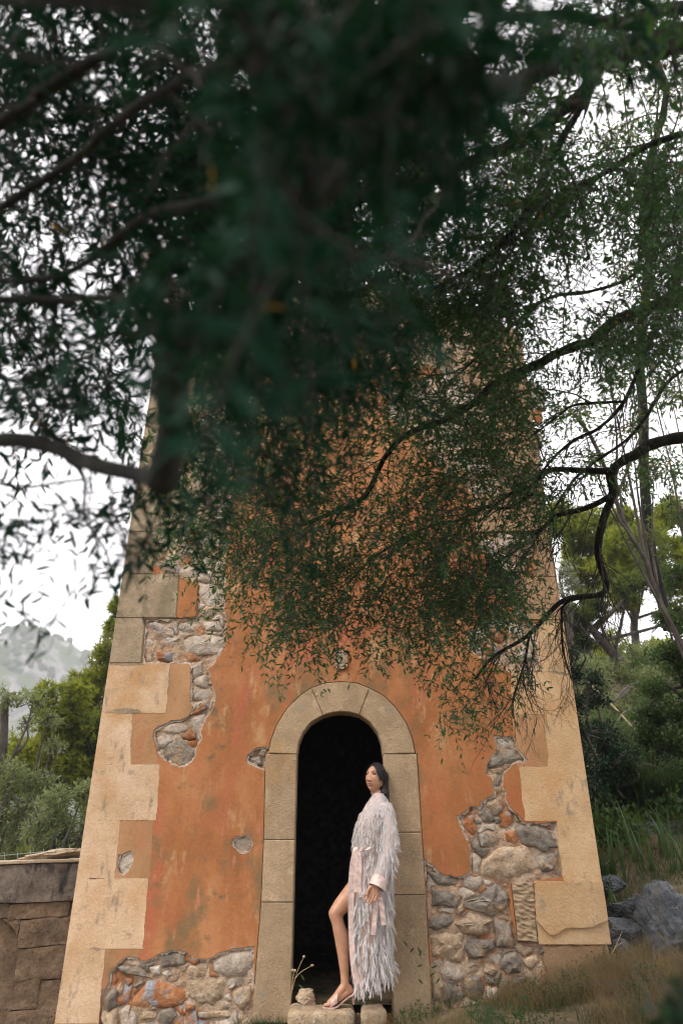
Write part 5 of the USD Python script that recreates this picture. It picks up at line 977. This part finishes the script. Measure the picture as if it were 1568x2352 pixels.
ru = np.random.RandomState(71); ux, uy = ru.uniform(2.3, 16, 1500), ru.uniform(2.2, 22, 1500); ok_ = meshkit.fbm(np.stack([ux * .5, uy * .5, 0 * ux], -1), 3, 8) > .40; ux, uy = ux[ok_], uy[ok_]
uc = np.stack([ux, uy, H(ux, uy) + .12], 1); ur = ru.uniform(.22, .55, len(uc))
tag(obj('undergrowth', clumps(uc, ur, 620, .075, 'broad', ru, .6), 'shrub_green', kind='stuff'), 'low green undergrowth covering the slope under the pines', 'undergrowth')
# ---------------------------------------------------------------- grasses
def blades(base, h, w, lean, rs, arch=.35, seg=4):
    """Bent blades: base points, heights, widths. One mesh."""
    n = len(base); a = rs.rand(n) * 2 * np.pi; hd_ = np.stack([np.cos(a), np.sin(a), 0 * a], 1); sd_ = np.stack([-np.sin(a), np.cos(a), 0 * a], 1)
    vs = []
    for k in range(seg + 1):
        s_ = k / seg; ww = w * (1 - s_ ** 1.6) * .5
        p = base + hd_ * (h * (lean * s_ + arch * s_ ** 2.2))[:, None] + np.array([0, 0, 1.0]) * (h * (s_ - arch * .55 * s_ ** 3))[:, None]
        vs += ([p - sd_ * ww[:, None], p + sd_ * ww[:, None]] if k < seg else [p])
    v = np.stack(vs, 1).reshape(-1, 3); m = 2 * seg + 1; f = []
    for k in range(seg - 1): a_, b_, c_, d_ = 2 * k, 2 * k + 1, 2 * k + 2, 2 * k + 3; f += [[a_, b_, d_], [a_, d_, c_]]
    f.append([2 * seg - 2, 2 * seg - 1, 2 * seg])
    return trimesh.Trimesh(v, (np.arange(n)[:, None, None] * m + np.array(f)[None]).reshape(-1, 3), process=False)
def scatter(n, box_, rs, dens=None):
    x, y = rs.uniform(box_[0], box_[1], n), rs.uniform(box_[2], box_[3], n); ok = ~((np.abs(x) < 2.16) & (y > -.04) & (y < 4.1)) & ~((x > s0 - .03) & (x < s2 + .02) & (y > -.30) & (y < .1))
    if dens is not None: ok &= rs.rand(n) < dens(x, y)
    x, y = x[ok], y[ok]; return np.stack([x, y, H(x, y) - .015], 1)
rs = np.random.RandomState(44)
nz = lambda x, y, s_, sd_: meshkit.fbm(np.stack([x * s_, y * s_, 0 * x], -1), 3, sd_)
pd = np.vstack([scatter(46000, (.25, 4.2, -2.0, .0), rs, lambda x, y: smooth01(nz(x, y, 2.2, 1), .32, .58)), scatter(16000, (2.1, 6.5, -.1, 4.5), rs, lambda x, y: smooth01(nz(x, y, 1.6, 2), .40, .62)), scatter(2500, (-2.6, .3, -1.6, -.02), rs, lambda x, y: .4 * smooth01(nz(x, y, 2.5, 1), .42, .6)), scatter(9000, (4, 12, 3, 14), rs)])
tag(obj('dry_grass', blades(pd, rs.uniform(.07, .24, len(pd)), rs.uniform(.0028, .0055, len(pd)), rs.uniform(.1, .6, len(pd)), rs), 'dry_grass', kind='stuff'), 'dry straw coloured grass covering the ground right of the doorstep', 'grass')
pg = np.vstack([scatter(26000, (.25, 4.2, -2.2, .0), rs, lambda x, y: smooth01(nz(x, y, 1.7, 5), .50, .66) + .5 * smooth01(y, -.32, -.08) * smooth01(nz(x, y, 3, 9), .38, .55)), scatter(30000, (2.15, 7, .3, 6), rs, lambda x, y: smooth01(nz(x, y, 1.2, 6), .46, .62)), scatter(500, (-.75, -.42, -.22, -.03), rs), scatter(9000, (4, 14, 4, 16), rs)])
pt = scatter(900, (.2, 4.2, -1.6, -.02), rs, lambda x, y: smooth01(nz(x, y, 2.0, 15), .46, .60)); tag(obj('tall_weeds', cat([blades(pt, rs.uniform(.16, .34, len(pt)), rs.uniform(.004, .009, len(pt)), rs.uniform(.1, .5, len(pt)), rs), clumps(pt + [0, 0, .10], np.full(len(pt), .06), 3200, .028, 'narrow', rs, 1.2)]), 'green_grass', kind='stuff'), 'taller green weeds scattered through the straw near the wall foot', 'weeds')
tag(obj('green_grass', blades(pg, rs.uniform(.06, .19, len(pg)), rs.uniform(.0035, .0075, len(pg)), rs.uniform(.1, .5, len(pg)), rs), 'green_grass', kind='stuff'), 'short green grass growing between the straw along the wall foot', 'grass')
def plant_at(px, py, Y, dz=0):
    p = at_y(np.array(float(px)), np.array(float(py)), Y); p[2] = H(p[0], p[1]) + dz; return p
IR = [(1330, 2000, 1.0, .50, 'short iris clump right beside the tower\'s edge'), (1372, 1990, 1.5, .55, 'iris clump with upright fans left of the middle of the bank'), (1420, 2005, 1.5, .62, 'tall iris clump in front of the dark grass'), (1455, 1975, 1.9, .70, 'tallest iris clump in the middle of the bank'), (1490, 2020, 1.6, .60, 'broad leaved iris clump with a browned tip'),
      (1540, 1990, 1.9, .66, 'iris clump with long bent blades at the right edge'), (1425, 2110, .75, .40, 'small iris fan with rust brown tips above the boulders'), (1560, 2040, 1.5, .5, 'pale iris clump at the right edge below the bent one')]
for k, (px, py, Y, h, lab) in enumerate(IR):
    r_ = np.random.RandomState(k + 60); p = plant_at(px, py, Y, -.02); T = thing('iris_plant', lab, 'iris', p, 'irises on the grassy bank')
    for j in range(9 if k != 6 else 6):
        b = p + np.array([r_.uniform(-.10, .10), r_.uniform(-.05, .05), 0]); obj('blade', blades(b[None], np.array([h * r_.uniform(.55, 1.1)]), np.array([r_.uniform(.028, .042)]), np.array([r_.uniform(.02, .28)]), r_, arch=r_.uniform(.02, .3), seg=5), 'iris_leaf', T)
GR = [(1425, 1790, 6.5, .95, 260, 'pale long grass tuft arching below the leaning cane'), (1500, 1900, 3.6, 1.0, 420, 'large weeping grass tuft hanging over the dark bank'), (1555, 1905, 3.4, 1.0, 360, 'dark weeping grass tuft at the right edge'), (1350, 1960, 1.5, .55, 300, 'dark fine grass tuft pressed against the tower\'s right edge'), (1405, 1940, 2.6, .5, 260, 'low dark grass tuft behind the irises')]
for k, (px, py, Y, h, n_, lab) in enumerate(GR):
    r_ = np.random.RandomState(k + 90); p = plant_at(px, py, Y, -.02); b = p + np.stack([r_.randn(n_) * .10, r_.randn(n_) * .08, np.zeros(n_)], 1)
    T = thing('grass_tuft', lab, 'grass tuft', p); obj('blades', blades(b, h * r_.uniform(.6, 1.1, n_), r_.uniform(.008, .014, n_), r_.uniform(.05, .35, n_), r_, arch=.75, seg=6), 'long_grass' if k in (0, 1) else 'green_grass', T, kind='stuff')
# ---------------------------------------------------------------- boulders
def boulder(c, r, seed, n=4):
    t = ico(n); v = t.vertices; pl_ = np.random.RandomState(seed).randn(9, 3); pl_ /= np.linalg.norm(pl_, axis=1, keepdims=True)
    dist = np.min(np.where(v @ pl_.T > .3, np.random.RandomState(seed + 1).uniform(.62, .92, 9) / np.maximum(v @ pl_.T, .3), 9), 1); v = v * np.minimum(1, dist)[:, None]
    v = v * (1 + (meshkit.fbm(v * 2.2 + seed, 5, seed)[:, None] - .5) * .5 + (np.abs(meshkit.fbm(v * 4.5 + seed, 4, seed + 5)[:, None] - .5)) * -.5); return trimesh.Trimesh(v * np.array(r) + c, t.faces, process=False)
BO = [(1535, 2150, .2, (.27, .26, .38), 'big dark blue boulder in the grass at the right'), (1575, 2190, -.25, (.26, .25, .30), 'bluish boulder cut by the right edge of the picture'), (1440, 2095, .55, (.16, .15, .11), 'flat pale rock perched on the stone heap'), (1468, 2110, .45, (.17, .16, .15), 'dark wedge shaped rock behind the big boulder'), (1432, 2145, .3, (.19, .17, .13), 'blocky grey rock next to the tower corner'),
      (1405, 2112, .6, (.10, .10, .13), 'light grey stone touching the tower corner'), (1425, 2180, .15, (.12, .12, .08), 'small mossy stone low in front of the heap'), (1400, 2035, 1.1, (.16, .15, .10), 'grey stone half buried by the tower edge'), (1510, 1925, 3.0, (.45, .35, .22), 'rounded rock on the upper bank behind the irises'), (1405, 1855, 4.5, (.35, .3, .35), 'shaded rock face under the dark shrub'), (1410, 1690, 8, (.6, .5, .35), 'pale rock ledge below the cane')]
for k, (px, py, Y, r, lab) in enumerate(BO):
    c = at_y(np.array(float(px)), np.array(float(py)), Y); tag(obj('boulder', boulder(c, r, k + 3), 'boulder', smooth=22), lab, 'rock', 'rocks on the bank')
c = at_y(np.array(706.), np.array(2295.), .02); tag(obj('stone', boulder(c + [0, 0, .0], (.085, .07, .075), 40), 'rubble_tan', smooth=35), 'loose tan stone lying inside the doorway by the left jamb', 'stone')
# cane
a, b = at_y(np.array(1350.), np.array(1565.), 7.0), at_y(np.array(1450.), np.array(1668.), 6.4); tag(obj('cane', tube(spline([a, a * .5 + b * .5 + [0, 0, .02], b], 14), np.linspace(.009, .015, 14) * (1 + .15 * (np.arange(14) % 4 == 0)), 7), 'cane', smooth=True), 'pale dry cane leaning across the slope', 'cane')
# ---------------------------------------------------------------- weeds by the jambs
def weed(name, label, stems, heads, leaves_, Y):
    px, py = stems[0][0]; p0 = at_y(np.array(float(px)), np.array(float(py)), Y); T = thing(name, label, 'weed', p0)
    for st in stems: obj('stem', tube(spline([at_y(np.array(float(x)), np.array(float(y)), Y) for x, y in st], 14), np.linspace(.0042, .002, 14), 5), 'straw_stem', T, smooth=True)
    for x, y in heads: obj('seed_head', boulder(at_y(np.array(float(x)), np.array(float(y)), Y), (.013, .013, .011), int(x), 2), 'bleached_wood', T, smooth=True)
    for x, y, ang in leaves_:
        b = at_y(np.array([float(x)]), np.array([float(y)]), Y); obj('leaf', leaf_mesh(b, np.array([[math.cos(ang), -.2, math.sin(ang)]]), np.array([[0, -1., .3]]), np.array([.055]), np.array([.014])), 'green_grass', T)
weed('dry_weed', 'dry forked weed with seed heads beside the left door jamb', [[(662, 2325), (670, 2280), (682, 2235), (697, 2200)], [(676, 2250), (692, 2233), (716, 2219)], [(668, 2290), (672, 2255), (676, 2232)], [(670, 2270), (673, 2245), (678, 2228)], [(690, 2215), (692, 2209)]], [(698, 2199), (717, 2218), (677, 2230), (672, 2230)], [(690, 2238, -.9), (684, 2262, -.5)], -.10)
weed('green_weed', 'thin green weed leaning against the right door jamb', [[(985, 2290), (965, 2245), (940, 2190), (910, 2155)], [(1010, 2290), (1000, 2250), (975, 2205), (955, 2185)], [(958, 2230), (962, 2200), (966, 2185)]], [], [(940, 2190, .8), (955, 2222, .3), (962, 2200, 1.2), (966, 2192, 2.0), (985, 2245, .6), (1000, 2262, .9), (972, 2262, 2.4), (936, 2176, 2.2), (990, 2225, .4)], -.12)
weed('dead_twig', 'bare pale twig in front of the rocks at the tower corner', [[(1395, 2240), (1402, 2200), (1420, 2160), (1428, 2140)], [(1404, 2195), (1415, 2175), (1430, 2165)], [(1400, 2210), (1394, 2180), (1392, 2165)]], [], [], -.10)
weed('dead_twig', 'pale leafless twig standing before the lower left rubble', [[(318, 2352), (322, 2325), (330, 2300)], [(320, 2340), (312, 2322), (306, 2312)], [(322, 2330), (334, 2318), (340, 2306)], [(320, 2345), (332, 2335), (342, 2330)]], [], [], -.12)
# ---------------------------------------------------------------- old wall left of the tower
P0, P1_ = np.array([-3.62, .05]), np.array([-2.05, .75]); wd = unit(P1_ - P0); wn = np.array([wd[1], -wd[0]]); Lw = np.linalg.norm(P1_ - P0)
wall = thing('stone_wall', 'old weathered stone wall joining the left side of the tower', 'wall', (-2.8, .4, -.3))
def on_wall(s_, z, out=0.0): return np.array([*(P0 + wd * s_ + wn * out), z])
_n3 = np.array([wn[0], wn[1], 0.0])
def wall_hit(px, py):
    d_ = ray(np.array(float(px)), np.array(float(py))); p_ = CAM + d_ * (((np.array([*P0, 0]) - CAM) @ _n3) / (d_ @ _n3)); return np.array([(p_[:2] - P0) @ wd, p_[2]])
hc_, he_ = wall_hit(-50, 2205), wall_hit(40, 2205); arch_r = he_[0] - hc_[0]
cyl = trimesh.creation.cylinder(arch_r, .5, sections=40); cyl.apply_transform(trimesh.transformations.rotation_matrix(np.pi / 2, [1, 0, 0])); cyl.apply_translation([hc_[0], 0.09, hc_[1]])
niche = mani(cyl) + mani(trimesh.creation.box(bounds=[[hc_[0] - arch_r, -.16, -2], [hc_[0] + arch_r, .34, hc_[1]]]))
def wall_block(a, b, z0, z1, mat, seed, out=0.0, thick=.35, rot=0.0, amp=.012, name='stone', chips=.010):
    t = rough_box([[a, -thick, z0], [b, out, z1]], seed, amp, 4, chips)
    if a < hc_[0] + arch_r and z0 < hc_[1] + arch_r: t = tm(mani(t) - niche)
    v = t.vertices
    if len(v) == 0: return
    if rot: v = v + np.c_[0 * v[:, 0], 0 * v[:, 0], (v[:, 0] - a) * rot]
    w = np.c_[P0 + wd * v[:, :1] + wn * v[:, 1:2], v[:, 2]]; obj(name, trimesh.Trimesh(w, t.faces, process=False), mat, wall, smooth=50)
topz = .93; r_ = random.Random(8)
obj('core', (lambda t: trimesh.Trimesh(np.c_[P0 + wd * t.vertices[:, :1] + wn * t.vertices[:, 1:2], t.vertices[:, 2]], t.faces, process=False))(trimesh.creation.box(bounds=[[0, -.5, -.8], [Lw, -.05, topz - .06]])), 'wall_stone', wall)
z = -.75; row = 0
while z < topz - .34:
    h = r_.uniform(.19, .26); a = -.1 - r_.random() * .3
    while a < Lw:
        w_ = r_.uniform(.40, .75)
        wall_block(a + .001, min(a + w_, Lw), z + .001, min(z + h, topz - .30), 'wall_stone', r_.randint(0, 999), out=r_.uniform(-.003, .003), rot=.02, amp=.014, chips=.005); a += w_
    z += h; row += 1
a = 0
while a < Lw:
    w_ = 2.0; wall_block(a + .002, min(a + w_, Lw), topz - .31, topz - .02, 'wall_render', r_.randint(0, 99), out=.03, rot=.02, amp=.016); a += w_
wall_block(-.05, Lw, topz - .018, topz + .012, 'bleached_wood', 5, out=.05, thick=.45, rot=.02, amp=.006, name='coping')
sb = boulder(np.zeros(3), (.30, .10, .045), 77); v = sb.vertices; w = np.c_[P0 + wd * (1.2 + v[:, :1]) + wn * (-.05 + v[:, 1:2]), topz + .07 + v[:, 2] + .12 * v[:, 0]]
tag(obj('stone_slab', trimesh.Trimesh(w, sb.faces, process=False), 'bleached_wood', smooth=40), 'flat bleached stone lying on top of the left wall', 'stone')
# wire fence above it
fence = thing('wire_fence', 'thin wire mesh fence behind the left wall', 'fence', (-3.4, 1.4, .8))
for k in range(7):
    x_ = -20 + k * 30; a, b = at_y(np.array(float(x_ + 4)), np.array(2010.), 1.6), at_y(np.array(float(x_)), np.array(1962. - k * 3), 1.6); obj('wire', tube(np.array([a, b]), .0035, 4), 'wire', fence)
for k in range(2):
    q = [at_y(np.array(float(x_)), np.array(1968. + 24 * k - (x_ + 20) * .09), 1.6) for x_ in (-30, 40, 110, 170)]; obj('wire', tube(spline(q, 12), .0035, 4), 'wire', fence)

# ---------------------------------------------------------------- air
usdkit.material(stage, LOOKS + '/haze_air', {'v': ('principled_volume', {'color': (.93, .95, .98), 'density': .00065, 'anisotropy': .2})}, [], volume='v.volume')
hz = trimesh.creation.box(bounds=[[-1290, -1290, -70], [1290, 1290, 300]])
tag(obj('haze', hz, 'haze_air'), 'thin pale haze in the air over the whole hillside', 'haze', kind='stuff')
